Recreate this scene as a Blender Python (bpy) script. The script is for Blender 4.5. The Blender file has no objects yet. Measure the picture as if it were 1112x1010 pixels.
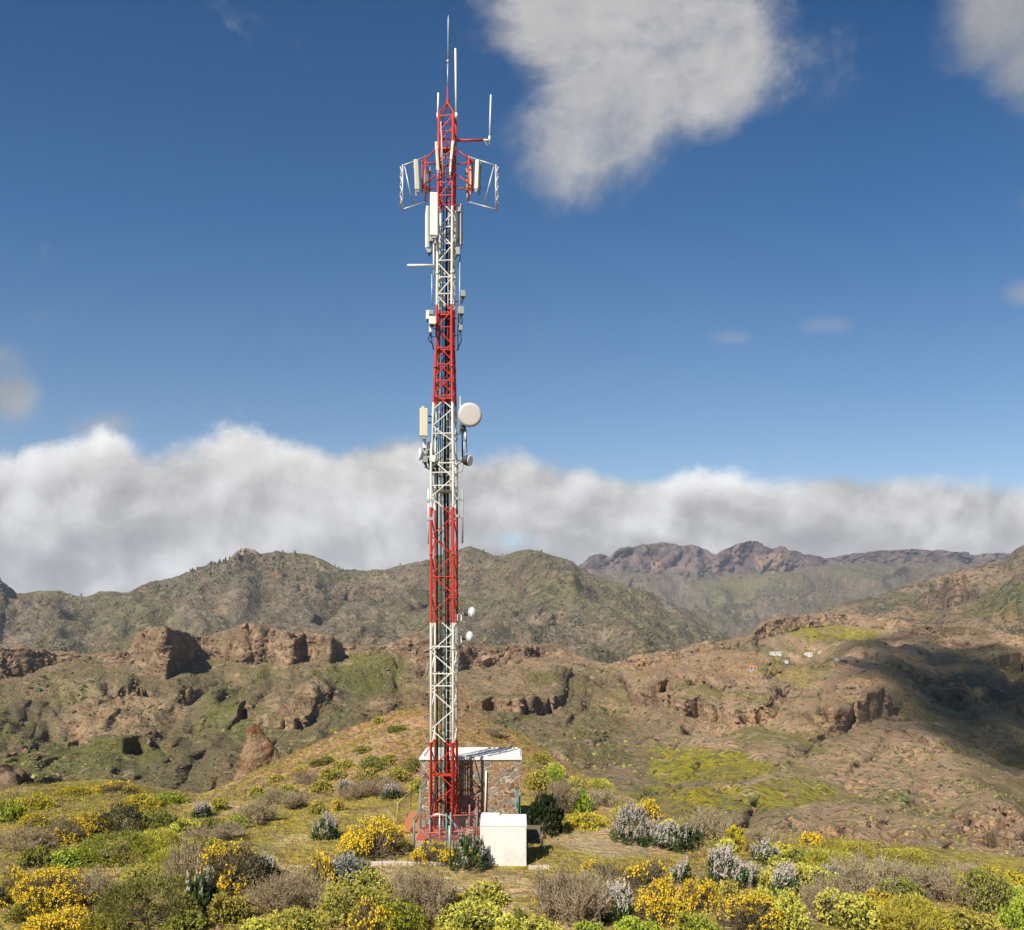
import bpy, math, random
import numpy as np
from mathutils import Vector, Matrix, Quaternion

random.seed(7)
rng = np.random.default_rng(11)
F, CX, HY, EYE = 930.0, 556.0, 680.0, 7.5      # focal length in pixels, centre column, horizon row, eye height
scene = bpy.context.scene
COL = scene.collection
SUN_AZ, SUN_EL = math.radians(212), math.radians(43)
SUN = Vector((math.sin(SUN_AZ)*math.cos(SUN_EL), math.cos(SUN_AZ)*math.cos(SUN_EL), math.sin(SUN_EL)))

def at(px, py, D):
    return Vector(((px-CX)/F*D, D, EYE+(HY-py)/F*D))

# ------------------------------------------------------------------ object helpers
def tag(o, label=None, cat=None, group=None, kind=None):
    if label: o['label'] = label
    if cat: o['category'] = cat
    if group: o['group'] = group
    if kind: o['kind'] = kind
    return o

def empty(name, loc=(0, 0, 0), rz=0, label=None, cat=None, group=None):
    o = bpy.data.objects.new(name, None)
    o.empty_display_size = 0.3
    o.location = loc; o.rotation_euler = (0, 0, rz)
    COL.objects.link(o)
    return tag(o, label, cat, group)

def link(name, me, m=None, parent=None):
    o = bpy.data.objects.new(name, me)
    COL.objects.link(o)
    if m is not None: me.materials.append(m)
    if parent is not None: o.parent = parent
    return o

def mesh_np(name, V, Fq, smooth=False, col=None):
    """V (n,3); Fq (m,k) uniform faces"""
    me = bpy.data.meshes.new(name)
    V = np.asarray(V, np.float32); Fq = np.asarray(Fq, np.int32)
    m, k = Fq.shape
    me.vertices.add(len(V)); me.vertices.foreach_set('co', V.ravel())
    me.loops.add(m*k); me.loops.foreach_set('vertex_index', Fq.ravel())
    me.polygons.add(m)
    me.polygons.foreach_set('loop_start', np.arange(0, m*k, k, dtype=np.int32))
    me.polygons.foreach_set('use_smooth', np.full(m, smooth, dtype=bool))
    if col is not None:
        a = me.color_attributes.new('tint', 'FLOAT_COLOR', 'POINT')
        c = np.ones((len(V), 4), np.float32); c[:, :3] = col
        a.data.foreach_set('color', c.ravel())
    me.update(calc_edges=True)
    return me

class MB:
    def __init__(s): s.v = []; s.f = []
    def add(s, vs, fs):
        b = len(s.v); s.v += [tuple(v) for v in vs]; s.f += [tuple(b+i for i in f) for f in fs]
        return s
    def box(s, c, size, R=None, taper=1.0):
        x, y, z = [a/2 for a in size]; c = Vector(c); vs = []
        for dz in (-1, 1):
            t = taper if dz > 0 else 1
            for dx, dy in ((-1, -1), (1, -1), (1, 1), (-1, 1)):
                p = Vector((dx*x*t, dy*y*t, dz*z))
                if R is not None: p = R @ p
                vs.append(c+p)
        return s.add(vs, [(3, 2, 1, 0), (4, 5, 6, 7), (0, 1, 5, 4), (1, 2, 6, 5), (2, 3, 7, 6), (3, 0, 4, 7)])
    def tube(s, pts, r, n=6, r2=None, cap=True):
        pts = [Vector(p) for p in pts]; k = len(pts); b = len(s.v)
        rs = r if isinstance(r, (list, tuple)) else [r+((r2 if r2 is not None else r)-r)*i/max(1, k-1) for i in range(k)]
        up = None
        for i, p in enumerate(pts):
            d = (pts[min(i+1, k-1)]-pts[max(i-1, 0)]).normalized()
            if up is None:
                up = Vector((0, 0, 1)) if abs(d.z) < 0.9 else Vector((1, 0, 0))
            a = d.cross(up).normalized(); bb = a.cross(d).normalized(); up = bb
            for j in range(n):
                t = 2*math.pi*(j+0.5)/n
                s.v.append(tuple(p+(a*math.cos(t)+bb*math.sin(t))*rs[i]))
        for i in range(k-1):
            for j in range(n):
                j2 = (j+1) % n
                s.f.append((b+i*n+j, b+i*n+j2, b+(i+1)*n+j2, b+(i+1)*n+j))
        if cap:
            s.f.append(tuple(b+j for j in reversed(range(n)))); s.f.append(tuple(b+(k-1)*n+j for j in range(n)))
        return s
    def lathe(s, c, axis, prof, n=20):
        """prof: list of (distance along axis, radius)"""
        c = Vector(c); d = Vector(axis).normalized()
        up = Vector((0, 0, 1)) if abs(d.z) < .9 else Vector((1, 0, 0))
        a = d.cross(up).normalized(); bb = a.cross(d).normalized(); b = len(s.v)
        for h, r in prof:
            for j in range(n):
                t = 2*math.pi*j/n
                s.v.append(tuple(c+d*h+(a*math.cos(t)+bb*math.sin(t))*max(r, 1e-4)))
        for i in range(len(prof)-1):
            for j in range(n):
                j2 = (j+1) % n
                s.f.append((b+i*n+j, b+i*n+j2, b+(i+1)*n+j2, b+(i+1)*n+j))
        return s
    def build(s, name, m, parent=None, smooth=False, bevel=0):
        me = bpy.data.meshes.new(name); me.from_pydata(s.v, [], s.f); me.validate(); me.update()
        if smooth:
            me.polygons.foreach_set('use_smooth', np.ones(len(me.polygons), dtype=bool))
        o = link(name, me, m, parent)
        if bevel:
            b = o.modifiers.new('bevel', 'BEVEL'); b.width = bevel; b.segments = 2; b.limit_method = 'ANGLE'
        return o

# ------------------------------------------------------------------ noise
def _hash(ix, iy, iz, seed):
    h = (ix.astype(np.uint32)*np.uint32(374761393)) ^ (iy.astype(np.uint32)*np.uint32(668265263)) ^ (iz.astype(np.uint32)*np.uint32(2147483647)) ^ np.uint32((seed*974711) & 0xffffffff)
    h = (h ^ (h >> np.uint32(13)))*np.uint32(1274126177)
    h = (h ^ (h >> np.uint32(16)))*np.uint32(2246822519)
    h = h ^ (h >> np.uint32(15))
    return h.astype(np.float32)/np.float32(4294967295.0)

def vnoise(x, y, z=None, seed=0):
    x = np.asarray(x, np.float32); y = np.asarray(y, np.float32)
    z = np.zeros_like(x) if z is None else np.asarray(z, np.float32)
    # rotate a little so that lattice lines do not follow the axes
    x, y, z = 0.83*x+0.48*y+0.28*z, -0.52*x+0.81*y+0.27*z+.37, -0.1*x-.37*y+.92*z+.11
    fx, fy, fz = np.floor(x), np.floor(y), np.floor(z)
    ix, iy, iz = fx.astype(np.int64), fy.astype(np.int64), fz.astype(np.int64)
    dx, dy, dz = x-fx, y-fy, z-fz
    q = lambda t: t*t*t*(t*(t*6-15)+10)
    ux, uy, uz = q(dx), q(dy), q(dz)
    r = 0
    for a in (0, 1):
        wa = ux if a else 1-ux
        for b in (0, 1):
            wb = uy if b else 1-uy
            for c in (0, 1):
                wc = uz if c else 1-uz
                r = r+wa*wb*wc*_hash(ix+a, iy+b, iz+c, seed)
    return r*2-1

def fbm(x, y, z=None, octv=5, seed=0, gain=.5, lac=2.03, ridge=False):
    z = np.zeros_like(np.asarray(x, np.float32)) if z is None else z
    s = 0; a = 1.0; t = 0
    for o in range(octv):
        n = vnoise(x, y, z, seed+o*17)
        if ridge: n = 1-2.2*np.abs(n)
        s = s+a*n; t += a; a *= gain
        x, y, z = x*lac, y*lac, z*lac
    return s/t

def sstep(a, b, x):
    t = np.clip((x-a)/(b-a), 0, 1); return t*t*(3-2*t)

def tab(pts, smooth=6):
    """smoothed lookup over photograph columns"""
    X = np.array([p[0] for p in pts], float); Y = np.array([p[1] for p in pts], float)
    g = np.arange(-1400, 2600, 1.0); v = np.interp(g, X, Y)
    if smooth:
        k = np.hanning(2*smooth+3)[1:-1]; k /= k.sum()
        v = np.convolve(np.pad(v, smooth, 'edge'), k, 'valid')
    return lambda x: np.interp(x, g, v)

# ------------------------------------------------------------------ materials
MATS = {}
class N:
    """small node-tree writer"""
    def __init__(s, nt): s.nt = nt
    def new(s, t, **kw):
        n = s.nt.nodes.new(t)
        for k, v in kw.items(): setattr(n, k, v)
        return n
    def put(s, sock, v):
        if isinstance(v, bpy.types.NodeSocket): s.nt.links.new(v, sock)
        elif v is not None: sock.default_value = v
    def m(s, op, a, b=None, c=None, clamp=False):
        n = s.new('ShaderNodeMath', operation=op, use_clamp=clamp)
        s.put(n.inputs[0], a); s.put(n.inputs[1], b); s.put(n.inputs[2], c)
        return n.outputs[0]
    def mix(s, f, a, b, mode='MIX'):
        n = s.new('ShaderNodeMix', data_type='RGBA', blend_type=mode)
        s.put(n.inputs[0], f); s.put(n.inputs[6], a); s.put(n.inputs[7], b)
        return n.outputs[2]
    def ss(s, x, a, b, lo=0, hi=1):
        n = s.new('ShaderNodeMapRange', interpolation_type='SMOOTHSTEP')
        s.put(n.inputs[0], x); s.put(n.inputs[1], a); s.put(n.inputs[2], b); s.put(n.inputs[3], lo); s.put(n.inputs[4], hi)
        return n.outputs[0]
    def noise(s, vec, scale, detail=4, rough=.55, dist=0):
        n = s.new('ShaderNodeTexNoise')
        s.put(n.inputs['Vector'], vec); s.put(n.inputs['Scale'], scale); s.put(n.inputs['Detail'], detail)
        s.put(n.inputs['Roughness'], rough); s.put(n.inputs['Distortion'], dist)
        return n.outputs[0]
    def ramp(s, f, stops, interp='LINEAR'):
        n = s.new('ShaderNodeValToRGB'); n.color_ramp.interpolation = interp
        e = n.color_ramp.elements
        while len(e) < len(stops): e.new(0.5)
        for el, (p, c) in zip(e, stops):
            el.position = p; el.color = (*c, 1) if len(c) == 3 else c
        s.put(n.inputs[0], f)
        return n.outputs[0]

def newmat(name):
    m = bpy.data.materials.new(name); m.use_nodes = True
    nt = m.node_tree; nt.nodes.clear(); n = N(nt)
    out = n.new('ShaderNodeOutputMaterial'); b = n.new('ShaderNodeBsdfPrincipled')
    nt.links.new(b.outputs[0], out.inputs[0])
    b.inputs['Specular IOR Level'].default_value = .25
    MATS[name] = m
    return m, n, b, out

def C4(c): return (c[0], c[1], c[2], 1)

def paint(name, c, rough=.5, metal=0, dirt=(.16, .13, .1), amt=.35, scale=3.0, bump=0.0, bscale=40):
    m, n, b, _ = newmat(name)
    tc = n.new('ShaderNodeTexCoord').outputs['Object']
    d = n.noise(tc, scale, 6, .65); f = n.m('MULTIPLY', n.ss(d, .5, .78), amt)
    c1 = n.mix(f, C4(c), C4(dirt))
    c1 = n.mix(n.m('MULTIPLY', n.noise(tc, scale*9, 3), .22), c1, (0, 0, 0, 1))
    n.put(b.inputs['Base Color'], c1); b.inputs['Roughness'].default_value = rough; b.inputs['Metallic'].default_value = metal
    if bump:
        bp = n.new('ShaderNodeBump'); bp.inputs['Strength'].default_value = bump; bp.inputs['Distance'].default_value = .02
        n.put(bp.inputs['Height'], n.noise(tc, bscale, 4)); n.put(b.inputs['Normal'], bp.outputs[0])
    return m

def leafmat(name, trans=.3, rough=.6, hue=.03):
    m, n, b, out = newmat(name)
    a = n.new('ShaderNodeAttribute', attribute_name='tint')
    oi = n.new('ShaderNodeObjectInfo')
    hs = n.new('ShaderNodeHueSaturation')
    n.put(hs.inputs['Hue'], n.m('ADD', n.m('MULTIPLY', oi.outputs['Random'], hue), .5-hue/2))
    n.put(hs.inputs['Value'], n.m('ADD', n.m('MULTIPLY', oi.outputs['Random'], .3), .85))
    n.put(hs.inputs['Color'], a.outputs['Color'])
    n.put(b.inputs['Base Color'], hs.outputs[0]); b.inputs['Roughness'].default_value = rough
    if trans:
        t = n.new('ShaderNodeBsdfTranslucent'); n.put(t.inputs[0], hs.outputs[0])
        mx = n.new('ShaderNodeMixShader'); mx.inputs[0].default_value = trans
        n.nt.links.new(b.outputs[0], mx.inputs[1]); n.nt.links.new(t.outputs[0], mx.inputs[2])
        n.nt.links.new(mx.outputs[0], out.inputs[0])
    return m

def landmat(name, L, speck=(.05, .055, .025), speck_amt=.6, bump=.7):
    """land: colour attribute from the surface make-up, broken by stones and scrub at L metres"""
    m, n, b, _ = newmat(name)
    a = n.new('ShaderNodeAttribute', attribute_name='tint').outputs['Color']
    pos = n.new('ShaderNodeNewGeometry').outputs['Position']
    s = 1.0/L
    n1 = n.noise(pos, s*.35, 6, .65); n2 = n.noise(pos, s*2.2, 5, .7); n3 = n.noise(pos, s*.9, 4, .6, .6)
    c = n.mix(n.ss(n1, .4, .62), a, n.mix(1.0, a, (1.18, 1.06, .92, 1), 'MULTIPLY'))
    c = n.mix(n.m('MULTIPLY', n.ss(n3, .5, .66), speck_amt), c, C4(speck))
    v = n.new('ShaderNodeTexVoronoi'); n.put(v.inputs['Vector'], pos); v.inputs['Scale'].default_value = s*1.4
    v.inputs['Randomness'].default_value = 1
    dots = n.m('MULTIPLY', n.ss(v.outputs['Distance'], .42, .2), n.ss(n1, .42, .6))
    c = n.mix(n.m('MULTIPLY', dots, speck_amt), c, C4([k*.8 for k in speck]))
    c = n.mix(n.m('MULTIPLY', n.ss(n2, .52, .7), .75), c, n.mix(1.0, a, (1.5, 1.42, 1.35, 1), 'MULTIPLY'))
    c = n.mix(n.m('MULTIPLY', n.ss(n2, .47, .3), .6), c, n.mix(1.0, a, (.45, .42, .38, 1), 'MULTIPLY'))
    n.put(b.inputs['Base Color'], c); b.inputs['Roughness'].default_value = .95; b.inputs['Specular IOR Level'].default_value = .1
    bp = n.new('ShaderNodeBump'); bp.inputs['Strength'].default_value = bump; bp.inputs['Distance'].default_value = L*.8
    n.put(bp.inputs['Height'], n.m('ADD', n2, n.m('MULTIPLY', n3, 1.6)))
    n.put(b.inputs['Normal'], bp.outputs[0])
    return m

# ------------------------------------------------------------------ terrain sheets
def grid_faces(nr, nc):
    i = np.arange(nr*nc).reshape(nr, nc)
    return np.stack([i[:-1, :-1].ravel(), i[:-1, 1:].ravel(), i[1:, 1:].ravel(), i[1:, :-1].ravel()], 1)

def grid_normals(P):
    a = np.gradient(P, axis=1); b = np.gradient(P, axis=0)
    n = np.cross(a, b); n /= np.linalg.norm(n, axis=2, keepdims=True)+1e-9
    n *= np.where(n[..., 2:3] < 0, -1, 1) if False else 1
    return n

def gullies(P, lam, amp, seed, stretch=2.6, octv=4, mask=None):
    """rills running down the slope: raise and lower the ground itself"""
    d = 0
    for o in range(octv):
        l = lam/2**o
        w = P[..., 0]+l*.5*vnoise(P[..., 0]/l/1.7, P[..., 1]/l/2, None, seed+50+o)
        d = d+(.35-np.abs(vnoise(w/l, P[..., 1]/l/stretch, None, seed+o))*1.5)*amp*l
    P = P.copy(); P[..., 2] += d*(1 if mask is None else mask)
    return P

def displace(P, lam, octv, amp, seed, mask=None, ridge=.6, gain=.92):
    """rough the sheet up along its normals in world space; lam = longest wave in metres"""
    for o in range(octv):
        n = grid_normals(P)
        l = lam/2**o
        q = P/l
        v = vnoise(q[..., 0], q[..., 1], q[..., 2]*1.25, seed+o*7)
        rv = 1-2.4*np.abs(vnoise(q[..., 0]+9, q[..., 1]-4, q[..., 2]*1.1, seed+o*7+3))
        d = (v*(1-ridge)+rv*ridge)*amp*l*gain**o
        if mask is not None: d = d*mask
        P = P+n*d[..., None]
    return P

LC = {  # surface make-up; the purple rock tone has cloud shade put into it
    'tan': (.30, .21, .13), 'red': (.285, .165, .09), 'pale': (.38, .295, .2), 'scrub': (.135, .11, .06), 'green': (.12, .125, .03),
    'yellow': (.27, .235, .025), 'brown': (.165, .115, .078), 'grass': (.225, .18, .05), 'shaded_purple': (.088, .064, .058), 'stone': (.215, .175, .125), 'darkgreen': (.05, .055, .022),
}
for k in LC: LC[k] = np.minimum(np.array(LC[k], np.float32)*1.17, .6)

def lerpc(c, k, w): return c+(LC[k]-c)*np.clip(w, 0, 1)[..., None]

def climb(D, X, Y, top):
    """ground never folds back under itself on the way up to the crest"""
    front = Y >= top(X)-.5
    A = np.where(front, D, 0); A = np.maximum.accumulate(A, axis=0)
    return np.where(front, A, np.maximum(D, A.max(axis=0)[None, :]))
def px_of(P): return CX+F*P[..., 0]/P[..., 1]
def py_of(P): return HY-F*(P[..., 2]-EYE)/P[..., 1]
def blob(x, y, cx, cy, rx, ry, seed=3, rough=.45):
    d = np.sqrt(((x-cx)/rx)**2+((y-cy)/ry)**2)+rough*fbm(x/rx*1.3, y/ry*1.3, None, 4, seed)
    return sstep(1.05, .75, d)

# ---- near ground -------------------------------------------------------------
crest_y = tab([(-1400, 880), (-300, 872), (0, 862), (60, 853), (120, 851), (180, 862), (215, 868), (255, 850), (300, 828), (340, 808), (380, 792), (430, 773), (460, 766), (500, 775), (560, 792), (620, 832), (680, 868), (740, 892), (800, 906), (900, 918), (1000, 930), (1112, 942), (1500, 955), (2600, 960)], 14)
crest_D = tab([(-1400, 45), (0, 45), (120, 48), (220, 54), (300, 58), (560, 60), (620, 56), (680, 48), (740, 41), (800, 37), (900, 33), (1000, 31), (1112, 30), (2600, 30)], 20)

def h_near(x, y):
    x = np.asarray(x, float); y = np.asarray(y, float)
    ys = np.maximum(y, 6.0); px = CX+F*x/ys
    cD = crest_D(px); cz = EYE+(HY-crest_y(px))/F*cD
    Ds = np.minimum(34.5, .74*cD)
    z = cz*sstep(Ds, cD, y)
    over = np.maximum(y-cD, 0); z = z-np.where(over > 0, .5*over*over/(over+7), 0)
    z = z+5.9*(1-sstep(1.5, 15.5, y))
    rough = .10+.9*sstep(Ds, cD, y)
    flat = np.exp(-(((x+1.2)/5.0)**4+((y-30)/5.0)**4))
    z = z+(fbm(x/4.2, y/4.2, None, 5, 21)*.42*rough+fbm(x/.9, y/.9, None, 3, 5)*.03)*(1-flat)
    return z

def ground_D(px, py):
    """distance at which the line of sight through a pixel meets the near ground"""
    D = np.arange(14, 75, .05)
    hz = h_near((px-CX)/F*D, D); rz = EYE+(HY-py)/F*D
    k = np.nonzero(rz <= hz)[0]
    return float(D[k[0]]) if len(k) else float(crest_D(px))

def land_cols_near(P):
    x, y = P[..., 0], P[..., 1]
    px, py = px_of(P), py_of(P)
    c = np.broadcast_to(LC['grass'], P.shape).copy()
    n = fbm(x/3.1, y/3.1, None, 5, 40); n2 = fbm(x/1.1, y/1.1, None, 4, 41)
    cD = crest_D(px)
    c = lerpc(c, 'green', sstep(.05, .35, n)*.35)
    c = lerpc(c, 'yellow', sstep(.1, .4, n2)*.35)
    c = lerpc(c, 'pale', sstep(.12, .4, fbm(x/2.3, y/2.3, None, 4, 44))*.55)
    slope = sstep(.6*cD, .78*cD, y)*sstep(230, 330, px)*sstep(800, 700, px)
    c = lerpc(c, 'red', slope*sstep(-.45, .0, fbm(x/4, y/4, None, 4, 45))*.9)
    c = lerpc(c, 'tan', slope*sstep(-.15, .2, n)*.7)
    c = c*np.array([1.3, 1.27, 1.2], np.float32)
    path = blob(x, y, 3.4, 29.7, 2.6, 2.2, 9)+blob(x, y, 6.5, 33.5, 2.2, 1.5, 19)*.6
    c = lerpc(c, 'pale', path*.75)
    c = lerpc(c, 'brown', sstep(.15, .4, fbm(x/1.7, y/1.7, None, 4, 47))*.5)
    return c

M_near = landmat('near_ground', .55, (.09, .085, .02), .45, .8)
pxs = np.arange(-900, 2010, 3.0); Ds = 6.0*np.exp(np.linspace(0, math.log(190/6.0), 420))
PX, DD = np.meshgrid(pxs, Ds)
P = np.stack([(PX-CX)/F*DD, DD, DD*0], 2); P[..., 2] = h_near(P[..., 0], P[..., 1])
ground = link('ground', mesh_np('ground', P.reshape(-1, 3), grid_faces(*PX.shape), True, land_cols_near(P).reshape(-1, 3)), M_near)
tag(ground, kind='structure')
gx, gy = np.meshgrid(np.linspace(-70, 70, 90), np.linspace(-90, 6.3, 60))
P = np.stack([gx, gy, h_near(gx, gy)-.04], 2)
back = link('ground', mesh_np('ground', P.reshape(-1, 3), grid_faces(*gx.shape), True, land_cols_near(P+np.array([0, 100., 0])).reshape(-1, 3)), M_near)
tag(back, kind='structure')

# ---- the ridges behind ---------------------------------------------------------
def sheet(name, rows, cols, disp, colour, mat):
    """rows: list of (steps, py(px), D(px)) from the foot of the ridge over its crest and down behind"""
    ys = []; ds = []
    for k, (n, fy, fd) in enumerate(rows):
        if k == 0: ys.append(fy(cols)); ds.append(fd(cols)); continue
        y0, d0 = ys[-1], ds[-1]; y1, d1 = fy(cols), fd(cols)
        for i in range(1, n+1):
            t = i/n; ys.append(y0+(y1-y0)*t); ds.append(np.exp(np.log(d0)+(np.log(d1)-np.log(d0))*t))
    Y = np.array(ys); D = np.array(ds); X = np.broadcast_to(cols, Y.shape)
    P = np.stack([(X-CX)/F*D, D, EYE+(HY-Y)/F*D], 2)
    P = disp(P, X, Y)
    nrm = grid_normals(P)
    c = colour(P, nrm, X, Y)
    o = link(name, mesh_np(name, P.reshape(-1, 3), grid_faces(*Y.shape), True, c.reshape(-1, 3)), mat)
    tag(o, kind='structure')
    return P, nrm

# middle hills: valley, spurs, the mesa with its cliffs
m_top = tab([(-300, 700), (0, 703), (20, 703), (50, 709), (100, 713), (140, 708), (149, 688), (165, 685), (182, 683), (200, 690), (222, 692), (250, 686), (268, 680), (290, 681), (310, 688), (335, 690), (358, 692), (372, 700), (395, 704), (425, 700), (440, 694), (470, 697), (500, 703), (560, 704), (600, 702), (622, 713), (660, 723), (700, 717), (740, 708), (780, 700), (815, 694), (826, 679), (845, 672), (880, 668), (920, 667), (960, 673), (1000, 680), (1040, 682), (1080, 688), (1112, 693), (1400, 700)], 2)
m_base = tab([(-300, 730), (0, 736), (30, 730), (60, 722), (100, 721), (140, 722), (150, 728), (180, 738), (205, 718), (230, 714), (260, 722), (290, 718), (315, 722), (330, 716), (358, 720), (372, 712), (395, 713), (425, 712), (440, 738), (470, 738), (500, 728), (560, 722), (600, 714), (622, 722), (660, 730), (700, 728), (740, 718), (780, 709), (815, 702), (826, 694), (845, 689), (880, 682), (920, 678), (960, 682), (1000, 690), (1040, 690), (1080, 696), (1112, 702), (1400, 710)], 3)
gl = np.array([(660, 1400), (670, 1300), (690, 1080), (700, 1000), (715, 930), (740, 790), (780, 520), (830, 330), (880, 232), (940, 155), (1000, 108), (1100, 78)])
def gD(py): return np.exp(np.interp(py, gl[:, 0], np.log(gl[:, 1])))
bot_y = lambda px: crest_y(px)+120
cols = np.arange(-300, 1420, 1.45)
def spur_side(X, Y):
    line = np.interp(Y, [735, 760, 790, 850, 890, 940], [950, 972, 1000, 1064, 1110, 1165])
    return X-line
def relief(X, Y):
    r = 1+.15*fbm(X/150, Y/75, None, 4, 60)+.1*fbm(X/60, Y/38, None, 3, 61, ridge=True)
    r = r*(1+.55*sstep(0, 70, spur_side(X, Y))*np.clip((Y-m_base(X))/140, 0, 1))
    r = r*(1-.10*blob(X, Y, 150, 782, 60, 34, 4, .2))*(1-.10*blob(X, Y, 300, 760, 50, 26, 5, .2))*(1-.10*blob(X, Y, 930, 752, 45, 26, 6, .2))
    r = r*(1-.09*blob(X, Y, 930, 752, 50, 22, 31, .25))*(1-.16*blob(X, Y, 770, 745, 90, 40, 32, .3))*(1-.12*blob(X, Y, 700, 735, 30, 30, 33, .3))*(1-.14*blob(X, Y, 560, 740, 60, 26, 34, .3))
    r = r*(1+.16*sstep(55, 0, np.abs(X-660-.55*(Y-760)))*sstep(700, 745, Y)*sstep(850, 800, Y))
    return r
def disp_mid(P, X, Y):
    kb = np.broadcast_to(np.linspace(0, 1, P.shape[0])[:, None], X.shape)
    r = relief(X, Y)
    w = sstep(0, .04, kb)
    fade = sstep(-3, 30, Y-m_base(X))
    r = 1+(r-1)*w*fade
    D = climb(P[..., 1]*r, X, Y, m_top); P = np.stack([(X-CX)/F*D, D, EYE+(HY-Y)/F*D], 2)
    rock = .55+.9*sstep(0, .35, fbm(X/70, Y/45, None, 4, 64))+1.0*sstep(6, -4, Y-m_base(X))
    rock = rock+.9*blob(X, Y, 770, 735, 110, 45, 8)+.5*blob(X, Y, 930, 748, 50, 18, 9)+.8*blob(X, Y, 130, 775, 60, 30, 10)+.6*blob(X, Y, 320, 762, 40, 24, 11)
    calm = 1-.6*blob(X, Y, 950, 840, 230, 70, 41, .2)-.3*blob(X, Y, 120, 820, 130, 34, 42, .2)
    rock = rock*calm
    near = np.clip(P[..., 1]/520, .2, 1.2)
    P = gullies(P, 120, .11, 170, 2.2, 4, near*calm*sstep(-2, 12, Y-m_base(X)))
    cl = sstep(5, -3, Y-m_base(X))*sstep(4, 12, m_base(X)-m_top(X))
    fl = fbm(P[..., 0]/16, P[..., 1]/40, P[..., 2]/60, 4, 172, .6, ridge=True)*9+fbm(P[..., 0]/60, P[..., 1]/60, P[..., 2]/150, 3, 173)*14
    P[..., 1] += fl*cl
    return displace(P, 40, 6, .05, 70, rock*near, .55, 1.08)
def col_mid(P, nrm, X, Y):
    nz = nrm[..., 2]*np.sign(nrm[..., 2].mean())
    x, y, z = P[..., 0], P[..., 1], P[..., 2]
    n = fbm(x/90, y/90, z/50, 5, 80); n2 = fbm(x/30, y/30, z/20, 5, 81); n3 = fbm(x/9, y/9, z/9, 4, 82)
    c = np.broadcast_to(LC['scrub'], P.shape).copy()
    c = lerpc(c, 'tan', sstep(520, 720, X)*.85*sstep(-.5, .1, n)+.25)
    c = lerpc(c, 'green', sstep(0, .3, n2)*sstep(.45, .8, nz)*.6)
    rockm = np.maximum(sstep(.62, .42, nz+.18*n3), sstep(7, -4, Y-m_base(X))*sstep(3, 14, m_base(X)-m_top(X)))
    c = lerpc(c, 'brown', rockm*.9)
    c = lerpc(c, 'tan', rockm*sstep(-.2, .25, n3)*.75)
    c = lerpc(c, 'red', blob(X, Y, 470, 765, 90, 22, 12)*.6+blob(X, Y, 130, 772, 70, 26, 13)*.5+blob(X, Y, 940, 752, 60, 28, 14)*.6+blob(X, Y, 760, 728, 80, 28, 15)*.45+blob(X, Y, 315, 760, 45, 18, 15)*.45)
    c = lerpc(c, 'tan', (blob(X, Y, 1000, 850, 190, 80, 16)*.95+blob(X, Y, 880, 780, 140, 50, 17)*.7)*sstep(.45, -.15, n2))
    c = c*(1+.16*sstep(600, 760, X))[..., None]
    c = lerpc(c, 'green', blob(X, Y, 110, 820, 100, 26, 18)*.6+blob(X, Y, 850, 800, 80, 16, 19)*.4+blob(X, Y, 400, 725, 50, 20, 20)*.55+blob(X, Y, 650, 770, 40, 40, 22)*.35)
    c = lerpc(c, 'tan', (blob(X, Y, 770, 742, 110, 50, 51)*.9+blob(X, Y, 940, 765, 80, 40, 52)*.9+blob(X, Y, 570, 735, 70, 26, 53)*.5+blob(X, Y, 880, 700, 60, 16, 54)*.5+blob(X, Y, 1000, 870, 150, 60, 55)*.5)*sstep(.35, -.25, n2))
    c = lerpc(c, 'scrub', (blob(X, Y, 640, 745, 45, 24, 56)+blob(X, Y, 180, 830, 60, 40, 57)+blob(X, Y, 700, 820, 50, 26, 58)*.6)*.7)  # first blob paints the side valley's shade in scrub colour
    c = lerpc(c, 'scrub', sstep(520, 380, X)*sstep(.45, -.1, n2)*.7*sstep(4, 16, Y-m_base(X)))
    c = lerpc(c, 'tan', (blob(X, Y, 130, 768, 75, 24, 61)*.9+blob(X, Y, 315, 758, 48, 16, 62)*.8+blob(X, Y, 60, 742, 40, 10, 63)*.4+blob(X, Y, 225, 748, 40, 8, 64)*.4)*sstep(.4, -.2, n3))
    c = lerpc(c, 'green', (blob(X, Y, 100, 815, 90, 24, 65)*.6+blob(X, Y, 250, 775, 30, 30, 66)*.45+blob(X, Y, 400, 728, 50, 18, 67)*.5))
    yel = blob(X, Y, 770, 832, 80, 14, 23)+blob(X, Y, 720, 862, 60, 20, 33)*.7+blob(X, Y, 830, 858, 90, 16, 24)*.9+blob(X, Y, 900, 685, 60, 8, 25)*.8+blob(X, Y, 860, 730, 40, 10, 26)*.4
    c = lerpc(c, 'green', np.clip(yel, 0, 1)*.6); c = lerpc(c, 'yellow', yel*sstep(-.35, .05, n3)*.95)
    dark = sstep(-4, 18, spur_side(X, Y))*sstep(700, 730, Y)  # hillside beyond the spur: cloud shade painted into the ground colour
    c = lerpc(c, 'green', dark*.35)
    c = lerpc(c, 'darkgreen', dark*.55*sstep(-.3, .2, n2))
    c = lerpc(c, 'pale', sstep(.33, .5, n3+.3*n2)*.5)
    tr = np.exp(-((Y-(846-.22*(X-790)+6*np.sin(X/25.)))/1.6)**2)*sstep(770, 790, X)*sstep(850, 825, X)
    c = lerpc(c, 'pale', tr*.8)
    return c
M_mid = landmat('hill_scrub', 4.5, (.075, .066, .034), .6, .9)
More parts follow.
